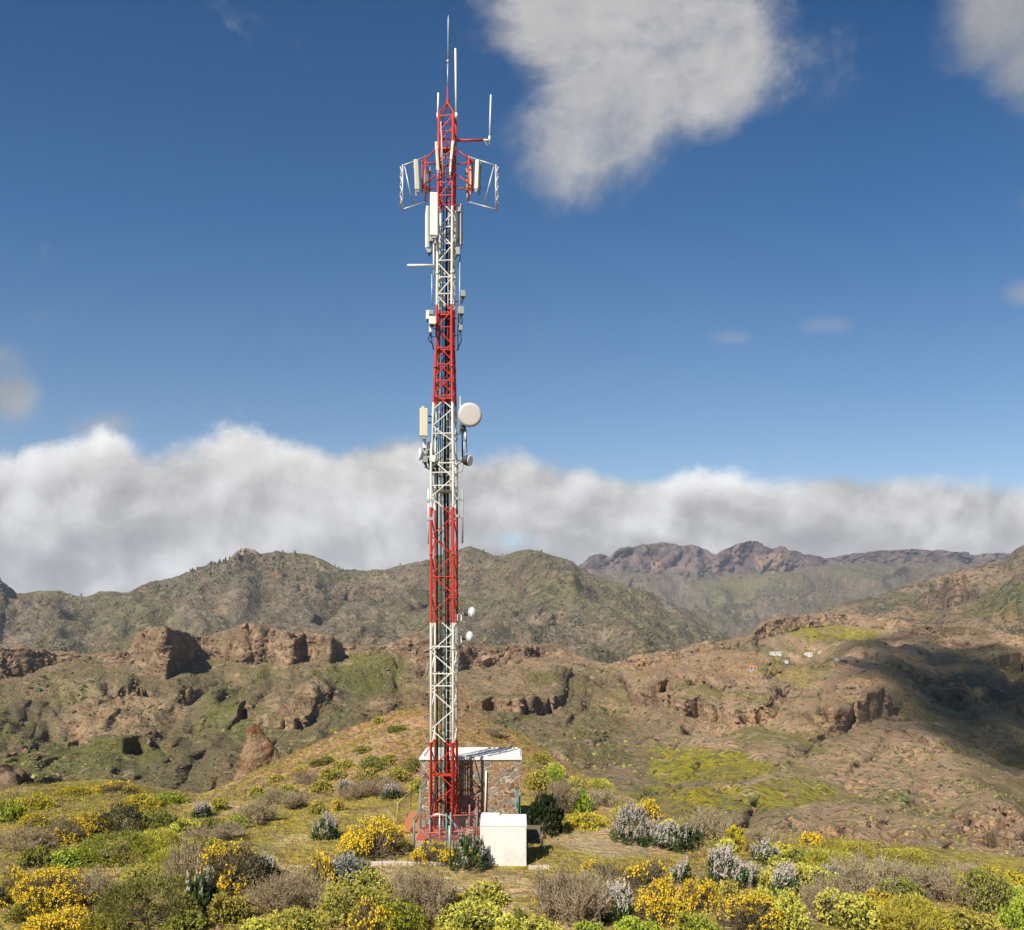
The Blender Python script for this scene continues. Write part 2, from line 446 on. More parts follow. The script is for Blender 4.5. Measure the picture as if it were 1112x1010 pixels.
P_mid, N_mid = sheet('hills', [
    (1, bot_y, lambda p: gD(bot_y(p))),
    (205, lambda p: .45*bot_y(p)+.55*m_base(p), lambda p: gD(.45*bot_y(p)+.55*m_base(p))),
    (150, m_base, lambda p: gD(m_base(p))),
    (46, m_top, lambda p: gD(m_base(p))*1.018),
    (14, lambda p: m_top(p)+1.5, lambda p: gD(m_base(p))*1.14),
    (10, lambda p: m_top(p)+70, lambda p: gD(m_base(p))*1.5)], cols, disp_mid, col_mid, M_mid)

# big mountain
b_top = tab([(-300, 620), (-40, 612), (0, 630), (18, 645), (40, 640), (62, 640), (85, 645), (118, 641), (140, 641), (160, 634), (200, 626), (235, 613), (250, 608), (258, 598), (268, 596), (282, 602), (300, 597), (318, 598), (345, 604), (362, 613), (380, 618), (420, 612), (460, 604), (490, 596), (510, 592), (530, 599), (548, 602), (575, 598), (600, 604), (622, 611), (632, 621), (660, 629), (700, 640), (740, 655), (775, 675), (800, 690), (840, 712), (900, 738), (1420, 760)], 2)
def disp_big(P, X, Y):
    r = 1+.09*fbm(X/170, Y/60, None, 4, 90)+.06*fbm(X/70, Y/50, None, 3, 91, ridge=True)
    r = 1+(r-1)*sstep(0, 22, Y-b_top(X))
    D = climb(P[..., 1]*r, X, Y, b_top); P = np.stack([(X-CX)/F*D, D, EYE+(HY-Y)/F*D], 2)
    P = gullies(P, 480, .24, 195, 2.2, 5, sstep(-1, 14, Y-b_top(X))*.8+.2)
    return displace(P, 110, 6, .05, 95, None, .5, 1.06)
def col_big(P, nrm, X, Y):
    nz = nrm[..., 2]*np.sign(nrm[..., 2].mean()); x, y, z = P[..., 0], P[..., 1], P[..., 2]
    n = fbm(x/300, y/300, z/120, 5, 100); n2 = fbm(x/70, y/70, z/50, 5, 101); n3 = fbm(x/22, y/22, z/22, 4, 102)
    c = np.broadcast_to(LC['scrub']*np.array([1.0, .97, 1.12], np.float32), P.shape).copy()
    c = lerpc(c, 'stone', sstep(-.2, .3, n2+.4*n3)*.6+.1)
    c = lerpc(c, 'green', sstep(-.05, .3, n)*.38)
    c = lerpc(c, 'darkgreen', sstep(.1, .4, fbm(x/150, y/150, z/60, 4, 104))*.4)
    c = lerpc(c, 'brown', sstep(.6, .4, nz+.2*n3)*.7)
    c = lerpc(c, 'pale', sstep(.15, .45, n3)*.3+blob(X, Y, 262, 601, 16, 8, 5)*.6)
    return c
M_big = landmat('mountain_scrub', 22, (.055, .055, .03), .75, 1.0)
bb = lambda p: np.maximum(b_top(p)+30, 765)
P_big, N_big = sheet('mountains', [
    (1, bb, lambda p: 1350+0*p),
    (70, lambda p: .5*bb(p)+.5*b_top(p), lambda p: 2050+0*p),
    (100, b_top, lambda p: 3000+0*p),
    (8, lambda p: b_top(p)+4, lambda p: 3300+0*p),
    (8, lambda p: b_top(p)+60, lambda p: 4200+0*p)], np.arange(-300, 1420, 1.7), disp_big, col_big, M_big)

# right-hand mountain flank
r_top = tab([(800, 735), (850, 690), (870, 672), (900, 656), (920, 650), (950, 641), (975, 633), (1000, 624), (1030, 616), (1050, 611), (1088, 606), (1098, 597), (1106, 590), (1120, 584), (1200, 570), (1500, 556)], 2)
def disp_r(P, X, Y):
    r = 1+.16*fbm(X/120, Y/50, None, 4, 110)
    r = 1+(r-1)*sstep(0, 20, Y-r_top(X))
    D = climb(P[..., 1]*r, X, Y, r_top); P = np.stack([(X-CX)/F*D, D, EYE+(HY-Y)/F*D], 2)
    P = gullies(P, 400, .2, 295, 2.4, 5, sstep(-1, 14, Y-r_top(X))*.8+.2)
    return displace(P, 90, 6, .05, 111, None, .5, 1.06)
def col_r(P, nrm, X, Y):
    c = col_big(P, nrm, X, Y)
    x, y, z = P[..., 0], P[..., 1], P[..., 2]
    n = fbm(x/160, y/160, z/60, 5, 120)
    c = lerpc(c, 'tan', sstep(-.15, .25, n)*.6)
    c = lerpc(c, 'green', blob(X, Y, 1080, 665, 90, 28, 6)*.5)
    return c
rb = lambda p: np.maximum(r_top(p)+10, 740)
P_r, N_r = sheet('mountains', [
    (1, rb, lambda p: 1450+0*p),
    (130, r_top, lambda p: 2500+0*p),
    (8, lambda p: r_top(p)+40, lambda p: 3300+0*p)], np.arange(800, 1500, 1.6), disp_r, col_r, M_big)

# far rampart
f_top = tab([(560, 650), (610, 632), (633, 612), (640, 606), (652, 603), (662, 607), (672, 598), (690, 595), (706, 592), (722, 591), (738, 593), (752, 592), (764, 598), (776, 602), (786, 596), (800, 591), (812, 588), (822, 588), (834, 598), (846, 594), (862, 597), (880, 602), (905, 604), (940, 600), (975, 597), (1010, 598), (1040, 602), (1060, 603), (1120, 600), (1300, 600)], 1)
f_base = tab([(560, 655), (633, 622), (660, 622), (700, 622), (760, 626), (800, 624), (835, 622), (870, 620), (905, 612), (1300, 610)], 6)
def disp_f(P, X, Y):
    r = 1+.12*fbm(X/90, Y/45, None, 4, 130)
    r = 1+(r-1)*sstep(0, 16, Y-f_base(X))
    D = climb(P[..., 1]*r, X, Y, f_top); P = np.stack([(X-CX)/F*D, D, EYE+(HY-Y)/F*D], 2)
    P = gullies(P, 620, .3, 395, 2.0, 5, sstep(-1, 14, Y-f_base(X)))
    cl = sstep(4, -2, Y-f_base(X)); P[..., 1] += cl*fbm(P[..., 0]/240, P[..., 1]/400, P[..., 2]/600, 5, 396, .62, ridge=True)*210
    P[..., 2] += sstep(3, -1, Y-f_top(X))*fbm(P[..., 0]/230, P[..., 0]/900, None, 5, 398, .5, ridge=True)*26
    return displace(P, 120, 5, .06, 131, .5+.7*sstep(12, -3, Y-f_base(X)), .5)
def col_f(P, nrm, X, Y):
    c = col_big(P, nrm, X, Y)
    w = sstep(6, -4, Y-f_base(X)+4*fbm(X/20, Y/20, None, 3, 7))
    n = fbm(X/14, Y/9, None, 4, 141)
    c = c*.72
    c = lerpc(c, 'shaded_purple', w*.95)  # far cliffs: cloud shadow put into the rock colour
    fl = fbm(P[..., 0]/60, P[..., 1]/200, P[..., 2]/500, 5, 142, .6); st = fbm(P[..., 0]/700, P[..., 1]/700, P[..., 2]/35, 4, 143)
    c = c*(1+w*(.55*sstep(.0, .35, fl)-.4*sstep(.0, -.3, fl)+.25*st))[..., None]
    c = lerpc(c, 'tan', w*(blob(X, Y, 714, 612, 8, 9, 5)+blob(X, Y, 838, 612, 20, 12, 6)*.7+sstep(.1, .5, n)*.2)*.7)  # tan blobs are sunlit spots painted on the shaded cliffs
    c = lerpc(c, 'green', blob(X, Y, 820, 632, 60, 10, 7)*.4)
    return c
M_far = landmat('far_rock', 22, (.05, .05, .035), .5, .8)
P_f, N_f = sheet('mountains', [
    (1, lambda p: 730+0*p, lambda p: 3600+0*p),
    (90, f_base, lambda p: 6700+0*p),
    (32, f_top, lambda p: 6950+0*p),
    (8, lambda p: f_top(p)+60, lambda p: 9000+0*p)], np.arange(560, 1300, 1.4), disp_f, col_f, M_far)

# valley floor under everything
vf = MB(); vf.add([(-6900, -300, -190), (6900, -300, -190), (6900, 9800, -190), (-6900, 9800, -190)], [(0, 1, 2, 3)])
tag(vf.build('valley_floor', paint('valley_soil', (.14, .11, .07), .95)), kind='structure')

# ================================================================== THE MAST
DT = 29.9; XT = (482.3-CX)/F*DT; S = F/DT
M_band = None
def band_paint():
    m, n, b, _ = newmat('banded_paint')
    tc = n.new('ShaderNodeTexCoord').outputs['Object']
    sp = n.new('ShaderNodeSeparateXYZ'); n.put(sp.inputs[0], tc)
    zb = [(680-y)/S+EYE for y in (805, 677, 556, 440, 334, 229)]
    f = n.m('DIVIDE', sp.outputs[2], 30.0)
    red, wh = (.45, .036, .02), (.66, .63, .55)
    st = [(0, red)]
    for i, z in enumerate(zb): st.append((z/30.0, wh if i % 2 == 0 else red))
    c = n.ramp(f, st, 'CONSTANT')
    d = n.noise(tc, 4.0, 6, .7)
    c = n.mix(n.m('MULTIPLY', n.ss(d, .55, .75), .3), c, n.mix(.5, c, (.2, .12, .07, 1)))
    mp = n.new('ShaderNodeMapping'); n.put(mp.inputs[0], tc); mp.inputs['Scale'].default_value = (9, 9, .7)
    c = n.mix(n.m('MULTIPLY', n.ss(n.noise(mp.outputs[0], 2.0, 5, .7), .5, .72), .42), c, (.13, .075, .045, 1))
    c = n.mix(n.m('MULTIPLY', n.noise(tc, 22, 4), .2), c, (.05, .03, .02, 1))
    n.put(b.inputs['Base Color'], c); b.inputs['Roughness'].default_value = .45
    return m
M_band = band_paint()
M_red = paint('red_paint', (.46, .045, .022), .5, amt=.3)
M_white = paint('antenna_white', (.72, .71, .64), .45, amt=.15)
M_cream = paint('antenna_cream', (.6, .55, .40), .5, amt=.2)
M_galv = paint('galvanised_steel', (.45, .45, .44), .45, .35, amt=.2)
M_grey = paint('grey_housing', (.32, .33, .33), .5, amt=.25)
M_dark = paint('dark_fitting', (.05, .05, .055), .5, amt=.1)
M_black = paint('black_cable', (.018, .018, .02), .5, amt=.05)
M_teal = paint('teal_hose', (.11, .30, .26), .5, amt=.2)
M_green = paint('green_hose', (.08, .3, .1), .5, amt=.2)
M_dish = paint('dish_radome', (.50, .475, .43), .6, amt=.15, scale=2)
M_dishw = paint('white_radome', (.74, .73, .73), .4, amt=.1)
M_plinth = paint('red_floor_paint', (.42, .10, .06), .8, amt=.4, bump=.2)

tower = empty('radio_mast', (XT, DT, 0), 0, 'tall red and white lattice mast crowded with antennas, beside the stone hut', 'radio mast')
TH = math.radians(6)
def W(px, py, dy=0.0):
    """mast coordinates of a point seen at a pixel, dy metres behind the mast's axis"""
    p = at(px, py, DT+dy); return Vector((p.x-XT, dy, p.z))
def zof(py): return EYE+(HY-py)/S
hw_t = [(zof(930), .385), (zof(500), .385), (zof(440), .33), (zof(372), .262), (zof(235), .25), (zof(118), .25)]
def hw(z): return float(np.interp(z, [a for a, b in hw_t], [b for a, b in hw_t]))
def lean(z): return float(np.interp(z, [0, zof(500), zof(372), 30], [0, 0, .04, .15]))
def corner(i, z):
    sx, sy = ((-1, -1), (1, -1), (1, 1), (-1, 1))[i % 4]; h = hw(z)
    x, y = sx*h, sy*h
    return Vector((x*math.cos(TH)+y*math.sin(TH)+lean(z), -x*math.sin(TH)+y*math.cos(TH), z))
Z0, Z1 = .28, zof(127)
zs = [Z0]+[zof(p) for p in (720, 500, 470, 440, 410, 372, 300, 235, 180)]+[Z1]
for i in range(4):
    b = MB(); b.tube([corner(i, z) for z in zs], .046, 8)
    for z in np.arange(Z0+3.2, Z1, 3.25): b.tube([corner(i, z-.04), corner(i, z+.04)], .062, 8)   # flanges
    b.build('leg', M_band, tower, True)
# levels of the bracing: zigzag below, crosses in the taper, zigzag above
low = [zof(p) for p in np.linspace(915, 500, 21)]
mid_ = [zof(p) for p in np.linspace(500, 376, 8)][1:]
up_ = [zof(p) for p in np.linspace(376, 130, 15)][1:]
side = {1: MB(), 3: MB()}
def brace(face, a, b, zA, zB, r=.021):
    p, q = corner(a, zA), corner(b, zB)
    if face in (0, 2): MB().tube([p, q], r, 5).build('diagonal_brace', M_band, tower)
    else: side[face].tube([p, q], r, 5)
allz = low+mid_+up_
for f in range(4):
    a, b = f, f+1
    for k in range(len(allz)-1):
        z0, z1 = allz[k], allz[k+1]
        if z0 >= zof(449) and z1 <= zof(374):
            brace(f, a, b, z0, z1); brace(f, b, a, z0, z1)
        elif k % 2 == (0 if f in (0, 3) else 1): brace(f, a, b, z0, z1)
        else: brace(f, b, a, z0, z1)
for f in (1, 3): side[f].build('side_bracing', M_band, tower)
for py in (839, 744, 731, 702, 627, 529, 515, 505, 473, 432, 416, 398, 380, 358, 342, 322, 304, 286, 268, 250, 216, 202, 176, 147, 130):
    z = zof(py); b = MB()
    for f in range(4): b.tube([corner(f, z), corner(f+1, z)], .022, 5)
    b.build('crossbar', M_band, tower)
for py in (343, 381, 434, 534, 841, 163):
    z = zof(py); h = hw(z)-.05
    MB().box((lean(z), 0, z), (2*h, 2*h*.7, .04), Matrix.Rotation(-TH, 3, 'Z')).build('platform_plate', M_band, tower)
# ladder inside and the cable runs
b = MB(); lx0, lx1, ly = .07, .23, .12
for lx in (lx0, lx1): b.tube([(lx+lean(z), ly, z) for z in (Z0, zof(500), zof(372), zof(150))], .014, 5)
for z in np.arange(Z0+.2, zof(150), .28): b.tube([(lx0+lean(z), ly, z), (lx1+lean(z), ly, z)], .009, 4)
b.build('ladder', M_band, tower)
def run(name, mat, r, pts, wob=.008):
    P = []
    for k in range(len(pts)-1):
        p, q = Vector(pts[k]), Vector(pts[k+1]); L = (q-p).length; m = max(2, int(L/1.1))
        for j in range(m): P.append(p.lerp(q, j/m)+Vector((random.uniform(-wob, wob), random.uniform(-wob, wob), 0)))
    P.append(Vector(pts[-1])); return MB().tube(P, r, 6).build(name, mat, tower, True)
for dx, dy, py in ((-.14, .05, 180), (-.10, .22, 330), (-.22, .02, 450), (.22, .2, 230), (-.03, .28, 240), (.27, .05, 350), (-.26, .2, 520), (.15, .27, 240)):
    zt = zof(py); run('cable', M_black, .016, [(dx, dy, .5), (dx, dy, zof(500)), (dx*.75+.035, dy, min(zof(372), zt)), (dx*.7+lean(zt), dy, zt)])
b = MB(); tr = [(-.02, .30), (.12, .30)]
for tx, ty in tr: b.tube([(tx+lean(z), ty*hw(z)/.385, z) for z in (Z0, zof(500), zof(372), zof(200))], .012, 4)
for z in np.arange(Z0+.3, zof(200), .45): b.box((.05+lean(z), .30*hw(z)/.385, z), (.16, .02, .05))
b.build('cable_tray', M_dark, tower)
for k, (tx, zt) in enumerate(((.0, 205), (.035, 255), (.07, 300), (.1, 345))): run('cable', M_black, .018, [(tx, .27, .4), (tx, .27, zof(500)), (tx+.04, .2, zof(372)), (tx+lean(zof(zt)), .18, zof(zt))])
run('hose', M_teal, .016, [(.03, -.25, .9), (-.0, -.1, 2.2), (.02, -.1, zof(640)), (-.03, -.05, zof(520)), (.0, .0, zof(455))])
run('hose', M_green, .015, [(-.27, -.1, .5), (-.27, -.1, zof(500)), (-.17, -.1, zof(372)), (-.1, -.08, zof(250))])
run('cable', M_black, .03, [(-.2, -.1, 2.6), (-.24, -.3, 1.9), (-.36, -.62, 1.25), (-.42, -.8, .95)], .02)
run('conduit', M_galv, .035, [(-.42, -.8, .3), (-.42, -.8, 1.0), (-.2, -.82, 1.12), (.2, -.82, 1.06), (.45, -.9, .75), (.85, -1.15, .0)], .01)
# concrete base with red-painted top
b = MB(); b.box((.32, -.1, .14), (2.5, 2.0, .27)); b.build('base_slab', paint('bare_concrete', (.36, .29, .2), .9, amt=.4, bump=.3), tower, bevel=.015)
b = MB(); b.box((.32, -.1, .292), (2.4, 1.9, .03)); b.build('base_top', M_plinth, tower)
for i in range(4):
    p = corner(i, .3); MB().box((p.x, p.y, .33), (.2, .2, .04)).build('foot_plate', M_red, tower)

# top: pyramid cap, lightning rod and whips
cap = MB(); apex = W(486, 111)
for i in range(4): cap.tube([corner(i, Z1), apex+Vector((0, 0, -.02))], .026, 5)
cap.tube([apex+Vector((0, 0, -.1)), apex+Vector((0, 0, .1))], .055, 8)
cap.build('mast_cap', M_red, tower)
rod = MB(); rod.tube([apex, W(486, 94)], .03, 6).build('rod_socket', M_red, tower)
rod = MB(); rod.tube([W(486, 94), W(486.3, 67)], .021, 6); rod.tube([W(486.3, 68.5), W(486.3, 65.5)], .045, 8); rod.tube([W(486.3, 67), W(486.8, 21), W(486.9, 16)], [.026, .022, .004], 6)
rod.build('lightning_rod', M_galv, tower, True)
def whip(px, py0, py1, r=.03, lean_px=0, m=None, dy=0):
    b = MB(); b.tube([W(px, py0, dy), W(px+lean_px, py1, dy)], r, 7); b.tube([W(px, py0+2, dy), W(px, py0-4, dy)], r*1.4, 7)
    return b.build('whip_antenna', m or M_white, tower, True)
whip(475.4, 127, 101, .032, .5); whip(495.4, 127, 53, .035, -.9); whip(531.6, 152, 103, .027, 1.4)
MB().tube([W(496, 152.5), W(525, 152.2)], .04, 7).tube([W(497, 152.5), W(500, 152.5)], .055, 8).build('offset_arm', M_red, tower, True)
MB().tube([W(525, 152.2), W(532.5, 152.8)], .042, 7).tube([W(527, 154), W(529, 158), W(531.5, 156), W(532, 152)], .008, 4).build('arm_end', M_cream, tower, True)

# head frame: outriggers, panels and dipole bays on both sides
def frame(sgn, px_in, px_out):
    b = MB(); X = lambda a, c: W(a, c, -.1)
    for ya, yb in ((163, 176), (190, 203)):
        b.tube([X(px_in, ya), X(px_out, yb)], .028, 5)
        b.tube([X(px_in, yb+2), X(px_out, yb+1)], .024, 5)
        b.tube([W(px_in, yb+2, .25), W(px_out, yb, .25)], .022, 5); b.tube([W(px_out, yb, .25), W(px_out, yb, -.25)], .024, 5)
    b.tube([X(px_out, 174), X(px_out, 209)], .024, 6)
    b.build('outrigger', M_red, tower, True)
    MB().tube([W(462 if sgn < 0 else 509, 169, -.3), W(462 if sgn < 0 else 509, 219, -.3)], .03, 6).build('mounting_pole', M_red, tower, True)
frame(-1, 473, 458.5); frame(1, 496.5, 513)
def panel(px0, py0, px1, py1, w, d, m=M_cream, dy=-.3, yaw=0, lean_px=0):
    """flat sector panel; px0..px1 bounds at its foot, lean_px how far the head leans"""
    t = W((px0+px1)/2+lean_px, py0, dy); f = W((px0+px1)/2, py1, dy); ax = (t-f); L = ax.length
    R = Matrix.Rotation(yaw, 3, 'Z'); q = Vector((0, 0, 1)).rotation_difference(ax.normalized()).to_matrix()
    o = MB().box((t+f)/2, (w, d, L), q @ R).build('panel_antenna', m, tower, bevel=.025)
    k = MB()
    for s in (.16, .84):
        c = f.lerp(t, s); k.box(c+(q @ R @ Vector((0, d*.5+.07, 0))), (.1, .16, .07), q @ R)
    k.tube([f+(q @ R @ Vector((0, d*.5+.12, -.12))), t+(q @ R @ Vector((0, d*.5+.12, .05)))], .028, 6)
    k.box(f+(q @ R @ Vector((0, 0, -.035))), (w*.6, d*.6, .08), q @ R)
    k.build('bracket', M_grey, o)
    return o
panel(450.6, 173.5, 455.8, 206.5, .15, .11, M_cream, -.55, .35, -1.6)
panel(460.5, 181, 464.0, 209, .12, .1, M_cream, .1, -.8, .8)
panel(515.5, 174, 519.8, 206, .15, .12, M_cream, -.5, -.5, 1.2)
panel(509.8, 181, 512.6, 209, .1, .12, M_cream, .1, .8, -.8)
panel(474.5, 154, 477, 186, .1, .08, M_cream, -.42, .2, -2.0)
panel(488.5, 153, 491, 174, .1, .08, M_cream, -.42, -.2, 2.2)
panel(487.6, 168, 490.2, 188, .08, .08, M_cream, -.40, -.2, 1.4)
MB().tube([W(481, 191, -.5), W(478.8, 132, -.4)], .026, 6).build('slanted_rod', M_galv, tower, True)
def bay(m, xi, xo, xs0, xs1, s, mat):
    b = MB(); dy0, dy1 = -.3, -.75
    yt0, yt1, yb0, yb1 = 170.5, 180, 219.5, 227.5
    b.tube([W(xi, yt0, dy0), W(xo, yt1, dy1)], .024, 6); b.tube([W(xi, yb0, dy0), W(xo, yb1, dy1)], .024, 6)
    b.tube([W(xs0, 181, dy1*.95), W(xs1, 223, dy1*.7)], .024, 6)
    o = b.build('dipole_frame', mat, tower, True)
    a = MB(); a.tube([W(xo, 179, dy1), W(xo, 229, dy1)], .034, 6)
    for k in range(4):
        y = 186+k*10.4; c = W(xo+s*1.6, y, dy1)
        a.tube([W(xo, y, dy1), c], .016, 5); a.tube([c+Vector((s*.03, 0, -.16)), c+Vector((0, 0, -.02))], .022, 5); a.tube([c+Vector((s*.0, 0, .02)), c+Vector((s*.03, 0, .16))], .022, 5)
        a.box(c+Vector((-s*.02, 0, 0)), (.06, .05, .16))
    a.build('dipole_array', M_galv, o, True)
bay(None, 462, 437.3, 439.5, 448.5, -1, M_galv); bay(None, 509, 538.6, 536.3, 525.5, 1, M_galv)
# upper sector panels and their kit
panel(466.8, 209.5, 475.6, 256.5, .27, .14, M_white, -.62, .12)
panel(462.8, 224, 465.4, 269.5, .13, .12, M_white, -.2, -.9)
panel(498.3, 222, 501.6, 267, .13, .14, M_grey, .1, 1.0)
panel(494.2, 229, 495.8, 262, .07, .1, M_white, .0, .6)
for (x, y, w, h) in ((469, 260, 5, 5), (473, 262, 5, 7), (466, 273, 4, 4), (497.5, 273, 4, 8), (499, 228, 3, 5)): MB().box(W(x, y, -.2), (w/S, .14, h/S)).build('filter_box', M_grey, tower, bevel=.01)
for (x0, y0, x1, y1, x2, y2) in ((465, 272, 466, 278, 472, 270), (468, 258, 470, 270, 474, 272), (473, 258, 474, 268, 475, 276), (498, 268, 500, 280, 497, 290), (496, 268, 497, 276, 494, 282)):
    MB().tube([W(x0, y0, -.2), W((x0+x1)/2, (y0+y1)/2+2, -.22), W(x1, y1, -.2), W(x2, y2, -.1)], .018, 5).build('cable_loop', M_black, tower, True)
MB().tube([W(442.3, 288.2, -.3), W(472, 288.2, -.3)], .042, 7).build('side_arm', M_white, tower, True)
def thin(px0, py0, px1, py1, m=M_galv, r=.022, dy=-.2, name='mounting_pole'): return MB().tube([W(px0, py0, dy), W(px1, py1, dy)], r, 6).build(name, m, tower, True)
thin(469, 332, 469, 298); thin(499.2, 350, 499.2, 285); thin(471, 300, 471, 262, M_white, .03)
def unit(px, py, w, h, m=M_white, dy=-.3, d=.2, yaw=.2, name='equipment_box'):
    o = MB().box(W(px, py, dy), (w/S, d, h/S), Matrix.Rotation(yaw, 3, 'Z')).build(name, m, tower, bevel=.012)
    MB().box(W(px, py+h*.5+1, dy), (w/S*.5, d*.5, 2/S)).tube([W(px, py+h*.5, dy), W(px+.5, py+h*.5+4, dy), W(482+(px-482)*.4, py+h*.5+5, -.05)], .014, 5).build('fitting', M_dark, o)
    return o
unit(464.2, 342.5, 3, 9.5, M_white, -.35); unit(469.5, 348.5, 7, 8.5, M_white, -.5); unit(467.2, 357, 2.4, 9, M_white, -.3)
unit(468, 340, 5, 5, M_grey, -.1)
unit(502.6, 319.5, 5, 6.5, M_grey, -.1); unit(500.5, 337.5, 6.5, 8, M_grey, -.15); unit(500, 356, 3.6, 7, M_grey, -.1)
for (x0, y0, x1, y1, x2, y2) in ((467, 361, 465.2, 369, 470, 374), (468, 361, 469, 372, 471, 380), (500, 360, 501, 370, 496, 381), (498, 342, 497, 360, 497.5, 380), (502, 323, 502, 328, 498, 332), (501.5, 342, 502, 350, 497, 355)):
    MB().tube([W(x0, y0, -.2), W(x1, y1, -.22), W(x2, y2, -.15)], .02, 5).build('cable_loop', M_black, tower, True)
# dish level
panel(455.4, 443.5, 465, 474, .28, .14, M_cream, -.5, .15)
MB().box(W(459.3, 442.4, -.5), (.1, .1, .06)).build('panel_cap', M_cream, tower)
MB().tube([W(463, 452, -.3), W(471, 452, -.25)], .03, 6).tube([W(463, 459, -.3), W(471, 459, -.25)], .03, 6).build('standoff', M_grey, tower, True)
def dish(c, axis, r, depth, m, arm_to, name='dish_antenna', dome=.12):
    d = Vector(axis).normalized()
    o = MB().lathe(c, d, [(-depth, 0), (-depth, r*.55), (-depth*.55, r*.93), (-depth*.3, r), (0, r), (r*dome*.6, r*.8), (r*dome, r*.45), (r*dome*1.15, 0)], 28).build(name, m, tower, True)
    k = MB().lathe(c-d*depth, d, [(-.16, 0), (-.16, .09), (.02, .1), (.02, 0)], 10); k.tube([c-d*(depth+.08), Vector(arm_to)], .028, 6)
    k.build('dish_mount', M_grey, o, True)
    MB().lathe(c-d*depth*.3, d, [(-.02, r*.98), (-.02, r*1.03), (depth*.28, r*1.03), (depth*.28, r*.98)], 28).build('rim', M_galv, o, True)
    return o
dish(W(510.4, 450.3, -.55), (.12, -1, -.06), 12.4/S, .22, M_dish, W(497.5, 452, 0), dome=.02)
thin(500, 470, 500, 430, M_galv, .035, -.1)
unit(503, 464.5, 5.5, 5, M_dark, -.25, .2, 0, 'radio_unit')
for (x, y0, y1, m, r) in ((502, 468, 497, M_black, .03), (505.2, 468, 480, M_white, .035), (506.5, 466, 492, M_black, .012), (504, 480, 493, M_white, .014)): run('cable', m, r, [W(x, y0, -.25), W(x+.3, y1, -.2)])
d2 = dish(W(510.6, 500, -.35), (1, -.55, -.15), 5.6/S, .22, M_dishw, W(497, 500, 0)); d2['label'] = 'small drum dish with dark housing behind its white face'
MB().lathe(W(508, 500, -.35), (1, -.55, -.15), [(-.2, 0), (-.2, .1), (-.1, .17), (.05, .19), (.05, 0)], 16).build('housing', M_dark, d2, True)
MB().tube([W(503.5, 504, -.2), W(502, 512, -.2), W(497, 514, -.1)], .01, 4).tube([W(500, 503, -.2), W(496.5, 505, -.1), W(498, 509, -.1)], .01, 4).build('cable_loop', M_black, tower, True)
dish(W(455.5, 492.8, -.3), (-1, -.28, 0), 6.6/S, .12, M_dishw, W(470, 495, 0))
unit(461, 481, 3.5, 12, M_white, -.3, .14, .2, 'radio_unit'); unit(465.4, 484.5, 3, 9, M_white, -.2, .14, .2, 'radio_unit')
unit(461.5, 499, 5, 7, M_grey, -.35, .2, .3, 'radio_unit'); unit(467, 500, 5.5, 5, M_dark, -.2, .2, .3, 'radio_unit'); unit(470.5, 498.5, 4, 7, M_white, -.45, .15, .1, 'radio_unit')
b = MB()
for k in range(7):
    x = 461+random.random()*9; b.tube([W(x, 490+random.random()*4, -.28), W(x+random.uniform(-2, 2), 499, -.33), W(x+random.uniform(-2, 2), 508, -.25), W(473, 510+random.random()*4, -.2)], .016, 5)
b.build('cable_loop', M_black, tower, True)
# long side whips
for (px, y0, y1) in ((465.1, 591, 531), (502.2, 590, 531)):
    o = thin(px, y0, px, y1, M_white if px < 480 else M_grey, .024 if px < 480 else .032, -.25, 'side_whip'); k = MB()
    for y in (544, 564) if px < 480 else (542, 561):
        k.tube([W(px, y, -.25), W(469 if px < 480 else 493, y-.6, -.3)], .028, 6); k.box(W(px, y, -.25), (.09, .09, .1)); k.box(W(469 if px < 480 else 496, y-.6, -.34), (.16, .1, .09))
    k.build('clamp', M_grey, o)
# two white dishes low on the right
for (px, py) in ((513, 665.8), (510.6, 692.2)):
    o = dish(W(px, py, -.2), (1, -.42, .03), 6.6/S, .12, M_dishw, W(497, py+1.5, .1), dome=.5)
    MB().lathe(W(px-4, py, -.18), (1, -.2, 0), [(-.16, 0), (-.16, .09), (.06, .11), (.06, 0)], 12).build('housing', M_dark, o, True)
    k = MB().box(W(499, py+5 if py < 680 else py+2, -.05), (.16, .14, .22)).tube([W(497, py+8, 0), W(501.5, py+7, 0), W(504, py+10, 0)], .02, 5); k.build('junction_box', M_white, o)

